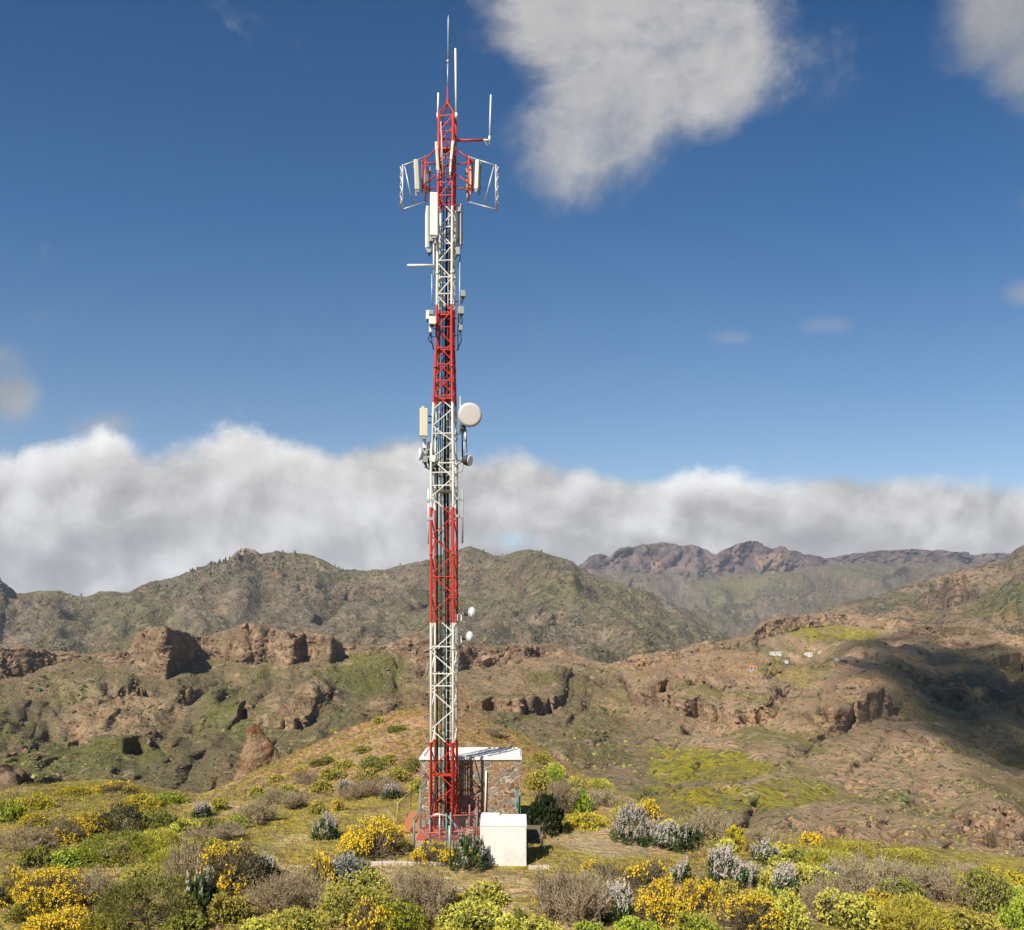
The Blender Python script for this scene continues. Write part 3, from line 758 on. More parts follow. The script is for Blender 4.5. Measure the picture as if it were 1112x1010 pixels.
# ================================================================== THE HUT
def stone_mat():
    m, n, b, _ = newmat('crazy_stone')
    tc = n.new('ShaderNodeTexCoord').outputs['Object']
    w = n.new('ShaderNodeTexNoise'); n.put(w.inputs['Vector'], tc); w.inputs['Scale'].default_value = 3.4; w.inputs['Detail'].default_value = 2
    vm = n.new('ShaderNodeVectorMath', operation='MULTIPLY_ADD'); n.put(vm.inputs[0], w.outputs[1]); vm.inputs[1].default_value = (.34, .34, .34); n.put(vm.inputs[2], tc)
    v1 = n.new('ShaderNodeTexVoronoi', feature='DISTANCE_TO_EDGE'); n.put(v1.inputs['Vector'], vm.outputs[0]); v1.inputs['Scale'].default_value = 4.9
    v2 = n.new('ShaderNodeTexVoronoi'); n.put(v2.inputs['Vector'], vm.outputs[0]); v2.inputs['Scale'].default_value = 4.9
    sp = n.new('ShaderNodeSeparateColor'); n.put(sp.inputs[0], v2.outputs['Color'])
    c = n.ramp(sp.outputs[0], [(0, (.15, .075, .035)), (.18, (.24, .13, .06)), (.36, (.2, .135, .085)), (.5, (.19, .165, .125)), (.66, (.27, .16, .075)), (.8, (.26, .21, .15)), (.92, (.16, .14, .115)), (1, (.17, .09, .05))], 'CONSTANT')
    nn = n.noise(tc, 14, 6, .7)
    c = n.mix(n.m('MULTIPLY', n.ss(nn, .4, .7), .45), c, n.mix(1.0, c, (.5, .45, .4, 1), 'MULTIPLY'))
    g = n.ss(v1.outputs['Distance'], .055, .025)
    c = n.mix(g, c, (.42, .36, .27, 1))
    n.put(b.inputs['Base Color'], c); b.inputs['Roughness'].default_value = .85
    bp = n.new('ShaderNodeBump'); bp.inputs['Strength'].default_value = .9; bp.inputs['Distance'].default_value = .03
    n.put(bp.inputs['Height'], n.m('ADD', n.ss(v1.outputs['Distance'], .02, .08), n.m('MULTIPLY', nn, .4))); n.put(b.inputs['Normal'], bp.outputs[0])
    return m
M_stone = stone_mat(); M_wash = paint('whitewash', (.67, .645, .59), .8, dirt=(.4, .33, .25), amt=.6, scale=1.1, bump=.25, bscale=18)
xl, xr = (456.5-CX)/F*31, (565.6-CX)/F*31
hut = empty('stone_hut', ((xl+xr)/2, 32.2, 0), 0, 'small flat-roofed hut faced in brown crazy stone with a whitewashed roof, behind the mast', 'hut')
hw_, hd = (xr-xl), 2.35
MB().box((0, -.02, 1.3), (hw_, hd, 2.72)).build('wall', M_stone, hut, bevel=.01)
roof = MB().box((0, -.02, 2.70), (hw_+.08, hd+.1, .09)).build('roof', M_wash, hut, bevel=.012)
b = MB()
for (cx, cy, sx, sy) in ((0, -hd/2+.0, hw_-.1, .1), (0, hd/2-.06, hw_-.1, .1), (-hw_/2+.06, 0, .1, hd-.22), (hw_/2-.06, 0, .1, hd-.22)): b.box((cx, cy, 2.765), (sx, sy, .035))
b.build('parapet', M_wash, roof)
cxh = (xl+xr)/2
def onwall(px, py): p = at(px, py, 31.0); return Vector((p.x-cxh, 31.0-32.2-.05, p.z))
MB().tube([onwall(528, 837), onwall(527.6, 860), onwall(526.6, 893)], .032, 8).build('white_pipe', M_white, hut, True)
MB().tube([onwall(563, 893), onwall(563, 864), onwall(557.5, 857)], .026, 7).tube([onwall(563, 874), onwall(559, 868)], .02, 6).tube([onwall(559, 868), onwall(563.5, 884)], .014, 6).build('teal_pipe', M_teal, hut, True)

# whitewashed block in front
wb = empty('whitewashed_block', (-.27, 27.3, 0), 0, 'plain whitewashed block with a stepped cap standing in front of the stone hut', 'masonry block')
MB().box((0, 0, .58), (1.45, 1.0, 1.28)).build('body', M_wash, wb, bevel=.02)
b = MB(); b.add([(-.735, -.51, 1.222), (.735, -.51, 1.222), (.735, .51, 1.222), (-.735, .51, 1.222), (-.735, -.51, 1.30), (.735, -.51, 1.30), (.735, .51, 1.40), (-.735, .51, 1.40)], [(3, 2, 1, 0), (4, 5, 6, 7), (0, 1, 5, 4), (1, 2, 6, 5), (2, 3, 7, 6), (3, 0, 4, 7)])
b.build('sloping_cap', M_wash, wb, bevel=.01)
b = MB(); b.box((-.42, .40, 1.405), (.58, .2, .1)); b.build('raised_step', M_wash, wb, bevel=.01)

# dark flap and pipe frame to its right
fl = empty('dark_metal_flap', (at(579, 905, 28.3).x, 28.3, 0), 0, 'dark grey metal flap on a bent pipe frame right of the whitewashed block', 'metal flap')
b = MB(); R = Matrix.Rotation(math.radians(58), 3, 'X') @ Matrix.Rotation(.05, 3, 'Y'); b.box((0, 0, .62), (.48, .62, .025), R); b.build('panel', paint('dark_sheet', (.11, .085, .06), .95, amt=.5), fl)
b = MB(); b.tube([(-.25, -.35, .38), (.3, -.3, .62), (.36, -.28, .2), (.44, -.3, .1)], .025, 7); b.tube([(-.2, -.33, .3), (.24, -.3, .52), (.3, -.3, .22), (.38, -.3, .06)], .02, 7); b.tube([(.3, -.3, .62), (.3, .1, .7)], .02, 6); b.tube([(-.2, .1, .0), (-.2, .1, .5)], .02, 6); b.tube([(.3, .1, -.02), (.3, .1, .7)], .02, 6); b.tube([(-.25, -.35, -.02), (-.25, -.35, .4)], .02, 6)
b.build('pipe_frame', paint('rusty_pipe', (.2, .16, .13), .6, amt=.5), fl, True)

# ------------------------------------------------------------------ compound fence
M_fence = paint('teal_post', (.17, .2, .165), .5, amt=.3); M_rail = paint('faded_red_rail', (.4, .14, .12), .6, amt=.4)
M_wire = paint('wire', (.3, .3, .28), .5, .4)
fx0, fy0 = at(449, 922, 28.6).x, 28.6
fence = empty('compound_fence', (0, 0, 0), 0, 'teal post and wire fence with faded red rails round the foot of the mast', 'fence')
fb = [(at(449.5, 0, 28.3).x, 28.3), (at(456.5, 0, 30.3).x, 30.3), (at(518, 0, 29.6).x, 29.6)]
def fpost(x, y, h, arm):
    b = MB(); b.tube([(x, y, h_near(x, y)-.1), (x, y, h)], .036, 7)
    b.tube([(x, y, h), (x+arm[0], y+arm[1], h+arm[2])], .03, 6); return b.build('post', M_fence, fence, True)
fpost(*fb[0], 1.12, (.16, .1, .32)); fpost(*fb[1], 1.75, (.22, .0, .28)); fpost(*fb[2], 1.35, (-.02, 0, .12))
MB().tube([(fb[0][0]+.02, fb[0][1]-.02, 1.0), (fb[0][0]+.95, fb[0][1]-.25, .1)], .022, 6).build('stay', M_fence, fence, True)
MB().tube([(fb[0][0]+.16, fb[0][1]+.1, 1.44), (fb[1][0]+.22, fb[1][1], 2.03)], .022, 6).build('stay', M_fence, fence, True)
fx = [at(460, 0, 28.8).x, at(517, 0, 28.8).x]
for (z0, z1, m) in ((.55, .62, M_rail), (1.12, 1.16, M_rail)): MB().tube([(fx[0], 28.75, z0), (fx[1], 28.75, z1)], .024, 6).build('rail', m, fence, True)
MB().tube([(fx[0], 30.85, 1.32), (fx[1], 30.85, 1.34)], .03, 6).build('rail', M_rail, fence, True)
MB().tube([(fx[0], 30.85, .75), (fx[1], 30.85, .78)], .03, 6).build('rail', M_rail, fence, True)
for x in np.linspace(fx[0], fx[1], 4): MB().tube([(x, 30.85, .3), (x, 30.85, 1.4)], .026, 6).build('post', M_rail, fence, True)
for x in (fx[1]-.28, fx[1]-.05): MB().tube([(x, 28.9+.6*(x < fx[1]-.1), .3), (x+.03, 28.9+.6*(x < fx[1]-.1), 1.35)], .028, 6).build('post', M_rail, fence, True)
MB().tube([(fx[1], 28.75, 1.16), (fb[2][0]-.02, fb[2][1], 1.4)], .022, 6).build('rail', M_rail, fence, True)
px_thin = at(488, 900, 27.5); MB().tube([(px_thin.x, 27.5, -.05), (px_thin.x, 27.5, 1.1)], .026, 6).build('post', M_galv, fence, True)
for x in (-2.42, -2.2, -2.05): MB().tube([(x, 28.65, 0), (x, 28.65, 1.3-.1*random.random())], .02, 6).build('post', M_teal if x > -2.4 else M_galv, fence, True)
b = MB()
for k in range(26):
    x = fx[0]+(fx[1]-fx[0])*k/25; L = min(1.0, fx[1]-x); L2 = min(1.0, x-fx[0])
    b.tube([(x, 28.76, .14), (x+L, 28.76, .14+L)], .0035, 3, cap=False); b.tube([(x, 28.762, .14), (x-L2, 28.762, .14+L2)], .0035, 3, cap=False)
b.build('wire_mesh', M_wire, fence)
# low kerb in front and on the right
def kerb(pxa, pxb, py, label):
    D = ground_D((pxa+pxb)/2, py); xa, xb = (pxa-CX)/F*D, (pxb-CX)/F*D
    o = MB(); n = 8 if pxb-pxa > 60 else 2
    for i in range(n):
        x0 = xa+(xb-xa)*i/n; x1 = xa+(xb-xa)*(i+1)/n-.012
        o.box(((x0+x1)/2, D+.02*math.sin(i*2.1), h_near((x0+x1)/2, D)+.0+.012*math.sin(i)), (x1-x0, .16, .2))
    o = o.build('kerb', paint('kerb_concrete', (.5, .42, .33), .9, amt=.5, bump=.3), None, bevel=.015)
    return tag(o, label, 'kerb')
kerb(402, 512, 939.5, 'low pale concrete kerb running left from the white-flowered bush in front of the mast')
kerb(574, 597, 944, 'short pale concrete kerb right of the whitewashed block')
# orange board and mesh screen to the left
bd = at(446, 886, 31.4); z = h_near(bd.x, 31.4)
brd = empty('orange_board', (bd.x, 31.4, z), 0, 'flat orange-brown board tilted on the ground left of the mast', 'board')
R = Matrix.Rotation(-.35, 3, 'Z') @ Matrix.Rotation(math.radians(33), 3, 'X')
M_or = paint('orange_board', (.30, .115, .05), .75, amt=.35)
MB().box((-.02, 0, .33), (.40, 1.05, .03), R).build('board', M_or, brd); MB().box((.36, .03, .345), (.32, 1.05, .03), R).build('board', M_or, brd)
MB().tube([(-.2, .4, 0), (-.2, .4, .6)], .03, 6).tube([(.45, .45, 0), (.45, .45, .6)], .03, 6).build('prop', M_rail, brd)
sc = at(437, 884, 32.5); z = h_near(sc.x, 32.5)
scr = empty('mesh_screen', (sc.x, 32.5, z), 0, 'beige wire mesh screen standing behind the orange board', 'mesh screen')
M_bei = paint('beige_wire', (.42, .36, .22), .6, amt=.2)
b = MB(); b.tube([(-.18, -.3, -.05), (-.14, -.3, .85), (.3, .2, 1.25), (.3, .2, -.05)], .018, 6); b.build('frame', M_bei, scr, True)
b = MB()
for k in range(1, 12):
    t = k/12; b.tube([(-.18+.48*t, -.3+.5*t, 0), (-.16+.46*t, -.3+.5*t, .85+.4*t)], .006, 3)
for k in range(1, 9): b.tube([(-.17, -.3, k*.1), (.3, .2, k*.14)], .006, 3)
b.build('wire_mesh', M_bei, scr)
b = MB(); b.tube([(-.7, -.1, .6), (-.1, -.15, .0)], .012, 4); b.tube([(-.62, -.1, .62), (-.05, -.2, -.02)], .012, 4)
b.build('stay', M_bei, scr)

# ================================================================== SHRUBS
def unit_vecs(n, up=-.2):
    v = rng.normal(size=(n*3, 3)); v /= np.linalg.norm(v, axis=1, keepdims=True)
    return v[v[:, 2] > up][:n]
def leaves(C, Dn, L, Wd, col):
    """diamond leaves: base C, direction Dn, length L, width Wd"""
    n = len(C); up = rng.normal(size=(n, 3)); s = np.cross(Dn, up); s /= np.linalg.norm(s, axis=1, keepdims=True)+1e-9
    L = np.broadcast_to(L, n)[:, None]; Wd = np.broadcast_to(Wd, n)[:, None]
    V = np.stack([C, C+Dn*L*.55+s*Wd*.5, C+Dn*L, C+Dn*L*.55-s*Wd*.5], 1).reshape(-1, 3)
    Fq = np.arange(4*n).reshape(n, 4)
    return V, Fq, np.repeat(col, 4, axis=0)
def strips(A, B, r0, r1, col):
    n = len(A); d = B-A; up = rng.normal(size=(n, 3)); s = np.cross(d, up); s /= np.linalg.norm(s, axis=1, keepdims=True)+1e-9
    t = np.cross(d, s); t /= np.linalg.norm(t, axis=1, keepdims=True)+1e-9
    ang = [0, 2.094, 4.189]
    ring = lambda P, r: [P+(s*math.cos(a)+t*math.sin(a))*r for a in ang]
    V = np.stack(ring(A, r0)+ring(B, r1), 1).reshape(-1, 3); b = np.arange(n)[:, None]*6
    Fq = np.concatenate([b+np.array([[0, 1, 4, 3]]), b+np.array([[1, 2, 5, 4]]), b+np.array([[2, 0, 3, 5]])], 0)
    return V, Fq, np.repeat(col, 6, axis=0)
def cat(*parts):
    V = []; Q = []; K = []; o = 0
    for v, q, k in parts: V.append(v); Q.append(q+o); K.append(k); o += len(v)
    return np.concatenate(V), np.concatenate(Q), np.concatenate(K)
def tints(n, base, var=.25, hue=.08):
    b = np.array(base, np.float32)[None]*(1+rng.uniform(-var, var, (n, 1)))
    return np.clip(b*(1+rng.uniform(-hue, hue, (n, 3))), 0.004, 1).astype(np.float32)
def dome_points(R, H, n, lobes, lumpy=.3):
    """surface points of a lumpy dome made from lobes, with outward normals"""
    lc = unit_vecs(lobes, .0); rad = rng.uniform(.55, 1.0, len(lc))*.5
    cen = lc*np.array([1, 1, 1])*(1-rad[:, None])*rng.uniform(1-lumpy, 1.06, (len(lc), 1))
    k = rng.integers(0, len(lc), n*2); d = rng.normal(size=(n*2, 3)); d /= np.linalg.norm(d, axis=1, keepdims=True)
    d = d+lc[k]*.55; d /= np.linalg.norm(d, axis=1, keepdims=True)
    rr = rad[k][:, None]*rng.uniform(.72, 1.06, (n*2, 1))
    p = cen[k]+d*rr
    # drop points buried in other lobes
    ok = np.ones(len(p), bool)
    for c, r in zip(cen, rad): ok &= ~(np.linalg.norm(p-c, axis=1) < r*.68)
    p, d, k = p[ok], d[ok], k[ok]; ok = p[:, 2] > -.02
    p, d, k = p[ok][:n], d[ok][:n], k[ok][:n]
    return p*np.array([R, R, H]), d, cen*np.array([R, R, H]), rng.uniform(.82, 1.15, len(lc))[k]
def stems(R, H, cen, per=2):
    A = []; B = []
    for c in cen:
        for _ in range(per):
            m = np.array([c[0]*.35+rng.normal()*.03, c[1]*.35+rng.normal()*.03, c[2]*.4])
            A += [np.array([rng.normal()*.05*R, rng.normal()*.05*R, -.12]), m]; B += [m, c+rng.normal(size=3)*.05]
    A, B = np.array(A), np.array(B)
    return strips(A, B, .014*R+.006, .008, tints(len(A), (.16, .12, .09)))
def bush_empty(): return None
PROTO = {}
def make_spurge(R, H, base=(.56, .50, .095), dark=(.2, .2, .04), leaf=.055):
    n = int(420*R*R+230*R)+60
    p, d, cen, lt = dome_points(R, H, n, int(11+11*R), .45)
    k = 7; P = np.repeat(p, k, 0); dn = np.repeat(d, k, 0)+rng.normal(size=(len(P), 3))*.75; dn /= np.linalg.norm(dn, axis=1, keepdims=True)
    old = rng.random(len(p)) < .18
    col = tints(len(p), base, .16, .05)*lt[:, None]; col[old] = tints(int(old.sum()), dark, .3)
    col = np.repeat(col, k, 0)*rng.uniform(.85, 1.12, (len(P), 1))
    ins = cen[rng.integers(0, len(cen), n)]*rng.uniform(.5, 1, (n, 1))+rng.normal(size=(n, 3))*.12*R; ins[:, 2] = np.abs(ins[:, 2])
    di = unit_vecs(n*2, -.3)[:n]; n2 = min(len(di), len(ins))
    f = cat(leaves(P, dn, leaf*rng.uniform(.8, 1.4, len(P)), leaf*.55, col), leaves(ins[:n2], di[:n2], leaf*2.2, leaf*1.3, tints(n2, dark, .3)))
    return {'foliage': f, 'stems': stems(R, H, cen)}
def make_broom(R, H, flow=1.0):
    n = int(330*R*R+160*R)+50
    p, d, cen, lt = dome_points(R, H, n, int(10+10*R), .5)
    # twigs reaching the surface
    A = np.stack([p[:, 0]*.45, p[:, 1]*.45, p[:, 2]*.35], 1)+rng.normal(size=p.shape)*.05*R; B = p+d*.08
    tw = strips(A, B, .009, .005, tints(len(A), (.17, .13, .085)))
    k = 5; P = np.repeat(p, k, 0)+rng.normal(size=(len(p)*k, 3))*.05; dn = np.repeat(d, k, 0)*.6+rng.normal(size=P.shape)*.7+np.array([0, 0, .3]); dn /= np.linalg.norm(dn, axis=1, keepdims=True)
    col = tints(len(P), (.15, .125, .055), .3, .1)
    fol = leaves(P, dn, .075, .022, col)
    # flower heads on the upper, outer sprigs, in drifts
    drift = fbm(p[:, 0]/(.35*R+.15), p[:, 1]/(.35*R+.15), p[:, 2]/.4, 3, int(rng.integers(1000)))
    sel = (p[:, 2] > .18*H) & (drift > .14-.42*flow+.12*rng.normal(size=len(p)))
    q = p[sel]+d[sel]*.07; m = 9
    Q = np.repeat(q, m, 0)+rng.normal(size=(len(q)*m, 3))*.035; dq = unit_vecs(len(Q)*2, -.9); dq = dq[rng.integers(0, len(dq), len(Q))]
    fl = leaves(Q, dq, .05*rng.uniform(.8, 1.3, len(Q)), .045, np.repeat(tints(len(q), (.74, .52, .03), .14, .04), m, 0))
    return {'foliage': fol, 'flowers': fl, 'stems': cat(tw, stems(R, H, cen, 1))}
def make_dry(R, H):
    A = []; B = []; r0 = []
    for s in range(int(16+14*R)):
        a = rng.random()*6.283; sp = rng.uniform(.15, 1.0); tip = np.array([math.cos(a)*R*sp, math.sin(a)*R*sp, H*math.sqrt(max(.05, 1-.75*sp*sp))*rng.uniform(.55, .85)])
        base = np.array([rng.normal()*.06*R, rng.normal()*.06*R, -.1]); mid = tip*np.array([.5, .5, .45])+rng.normal(size=3)*.06*R
        A += [base, mid]; B += [mid, tip]; r0 += [.013, .009]
        for j in range(16):
            t = rng.uniform(.25, 1); st = mid+(tip-mid)*t if t > .4 else base+(mid-base)*(t+.5); st = st+0
            e = st+(rng.normal(size=3)*.5+np.array([math.cos(a)*sp, math.sin(a)*sp, .75]))*.24*(.5+.5*R)
            A.append(st); B.append(e); r0.append(.006)
            for q in range(4):
                u = st+(e-st)*rng.uniform(.3, 1); A.append(u); B.append(u+(rng.normal(size=3)*.6+np.array([0, 0, .5]))*.11); r0.append(.0045)
    A, B, r0 = np.array(A), np.array(B), np.array(r0)
    n = len(A); col = tints(n, (.31, .235, .15), .3, .06)
    s = strips(A, B, r0[:, None], r0[:, None]*.6, col)
    i = rng.integers(0, n, n); P = B[i]; dn = rng.normal(size=P.shape)+np.array([0, 0, .5]); dn /= np.linalg.norm(dn, axis=1, keepdims=True)
    return {'stems': s, 'foliage': leaves(P, dn, .04, .022, tints(len(P), (.26, .215, .09), .35, .1))}
def make_echium(R, H, spikes=1.0, white=(.54, .48, .40)):
    n = int(150*R*R+110*R)+30
    p, d, cen, lt = dome_points(R, H*.85, n, int(9+8*R), .35)
    k = 8; P = np.repeat(p, k, 0); dn = np.repeat(d, k, 0)+rng.normal(size=(len(P), 3))*.6+np.array([0, 0, .25]); dn /= np.linalg.norm(dn, axis=1, keepdims=True)
    fol = leaves(P, dn, .14*rng.uniform(.7, 1.2, len(P)), .03, tints(len(P), (.06, .10, .028), .35, .1))
    sel = (p[:, 2] > .25*H) & (rng.random(len(p)) < .5*spikes); q = p[sel]; dq = d[sel]*.45+np.array([0, 0, .8]); dq /= np.linalg.norm(dq, axis=1, keepdims=True)
    m = 34; t = np.tile(np.linspace(.05, 1, m), len(q)); Q = np.repeat(q, m, 0)+np.repeat(dq, m, 0)*t[:, None]*np.repeat(rng.uniform(.14, .25, len(q)), m)[:, None]
    out = rng.normal(size=Q.shape); out /= np.linalg.norm(out, axis=1, keepdims=True)
    Q = Q+out*(.034*(1.05-t))[:, None]
    fl = leaves(Q, out, .045*(1.2-t*.6), .032, np.repeat(tints(len(q), white, .14, .05), m, 0)*rng.uniform(.8, 1.1, (len(Q), 1)))
    return {'foliage': fol, 'flowers': fl, 'stems': stems(R, H*.85, cen)}
def make_feather(R, H, base=(.22, .22, .05)):
    n = int(700*R*R+350*R); p, d, cen, lt = dome_points(R, H, n, int(10+10*R), .35)
    k = 6; P = np.repeat(p, k, 0)+rng.normal(size=(len(p)*k, 3))*.04; dn = np.repeat(d, k, 0)*.7+rng.normal(size=P.shape)*.5+np.array([0, 0, .55]); dn /= np.linalg.norm(dn, axis=1, keepdims=True)
    col = np.repeat(tints(len(p), base, .25, .1)*lt[:, None], k, 0)*rng.uniform(.8, 1.15, (len(P), 1))
    return {'foliage': leaves(P, dn, .13*rng.uniform(.6, 1.2, len(P)), .022, col), 'stems': stems(R, H, cen)}
def make_leafy(R, H, base=(.035, .05, .018), leaf=.1):
    n = int(500*R*R+300*R); p, d, cen, lt = dome_points(R, H, n, int(9+9*R), .35)
    k = 6; P = np.repeat(p, k, 0); dn = np.repeat(d, k, 0)+rng.normal(size=(len(P), 3))*.7; dn /= np.linalg.norm(dn, axis=1, keepdims=True)
    col = np.repeat(tints(len(p), base, .3, .1)*lt[:, None], k, 0)
    return {'foliage': leaves(P, dn, leaf*rng.uniform(.7, 1.2, len(P)), leaf*.4, col), 'stems': stems(R, H, cen)}
M_leaf = leafmat('shrub_leaf', .28); M_flower = leafmat('petal', .3, .7, .006); M_twig = leafmat('twig', 0, .85)
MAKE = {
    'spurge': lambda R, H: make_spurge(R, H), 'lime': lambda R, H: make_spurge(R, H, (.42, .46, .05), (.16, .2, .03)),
    'mustard': lambda R, H: make_spurge(R, H, (.58, .45, .04), (.24, .2, .04)), 'olive': lambda R, H: make_spurge(R, H, (.30, .29, .06), (.14, .14, .035)),
    'broom': lambda R, H: make_broom(R, H, .72), 'sparse_broom': lambda R, H: make_broom(R, H, .12), 'full_broom': lambda R, H: make_broom(R, H, 1.25),
    'dry': make_dry, 'echium': lambda R, H: make_echium(R, H, 1.0), 'white_echium': lambda R, H: make_echium(R, H, 1.5, (.58, .51, .43)), 'green_echium': lambda R, H: make_echium(R, H, .4),
    'silver_echium': lambda R, H: make_echium(R, H, 1.5, (.36, .35, .31)), 'feather': make_feather, 'yellow_feather': lambda R, H: make_feather(R, H, (.4, .36, .05)), 'dark': make_leafy,
    'grey': lambda R, H: make_leafy(R, H, (.1, .1, .055), .07), 'green': lambda R, H: make_leafy(R, H, (.25, .28, .035), .07)}
KIND = {'spurge': 'spurge_bush', 'lime': 'spurge_bush', 'mustard': 'spurge_bush', 'olive': 'spurge_bush', 'broom': 'broom_bush', 'sparse_broom': 'broom_bush', 'full_broom': 'broom_bush', 'dry': 'dry_shrub',
        'echium': 'bugloss_bush', 'white_echium': 'bugloss_bush', 'green_echium': 'bugloss_bush', 'silver_echium': 'bugloss_bush', 'feather': 'feathery_bush', 'yellow_feather': 'feathery_bush', 'dark': 'evergreen_bush', 'grey': 'evergreen_bush', 'green': 'evergreen_bush'}
GROUP = {'spurge_bush': 'lime and yellow spurge domes on the hill', 'broom_bush': 'golden flowered broom bushes', 'dry_shrub': 'dry twiggy shrubs', 'bugloss_bush': 'bushes with pale flower spikes', 'feathery_bush': 'feathery green bushes', 'evergreen_bush': 'dense leafy bushes'}
def proto(kind, R, H):
    s = min((.35, .6, 1.0, 1.55), key=lambda c: abs(math.log(R/c))); a = min((.55, .85), key=lambda c: abs(c-H/R)); v = int(rng.integers(2)) if s < 1.2 else 0
    key = (kind, s, a, v)
    if key not in PROTO:
        parts = MAKE[kind](s, s*a); res = {}
        for k, (V, Q, K) in parts.items():
            me = mesh_np(k, V, Q, False, K); me.materials.append({'foliage': M_leaf, 'flowers': M_flower, 'stems': M_twig}[k]); res[k] = me
        PROTO[key] = res
    return PROTO[key], s, s*a
def shrub(kind, px, py, w, h, label, sink=.04):
    """px, py: middle of its foot in the photograph; w, h its size there"""
    D = ground_D(px, py); x = (px-CX)/F*D; R = max(.16, w*D/F*.5); H = max(.15, h*D/F*1.02)
    res, s, hh = proto(kind, R, H)
    e = empty(KIND[kind], (x, D+R*.35, h_near(x, D+R*.35)-sink), float(rng.random()*6.28), label, 'shrub', GROUP[KIND[kind]])
    e.scale = (R/s*rng.uniform(.88, 1.14), R/s*rng.uniform(.88, 1.14), H/hh*rng.uniform(.92, 1.1)); e.rotation_euler.x = rng.normal()*.07; e.rotation_euler.y = rng.normal()*.07
    for k, me in res.items():
        o = bpy.data.objects.new(k, me); COL.objects.link(o); o.parent = e
    return e
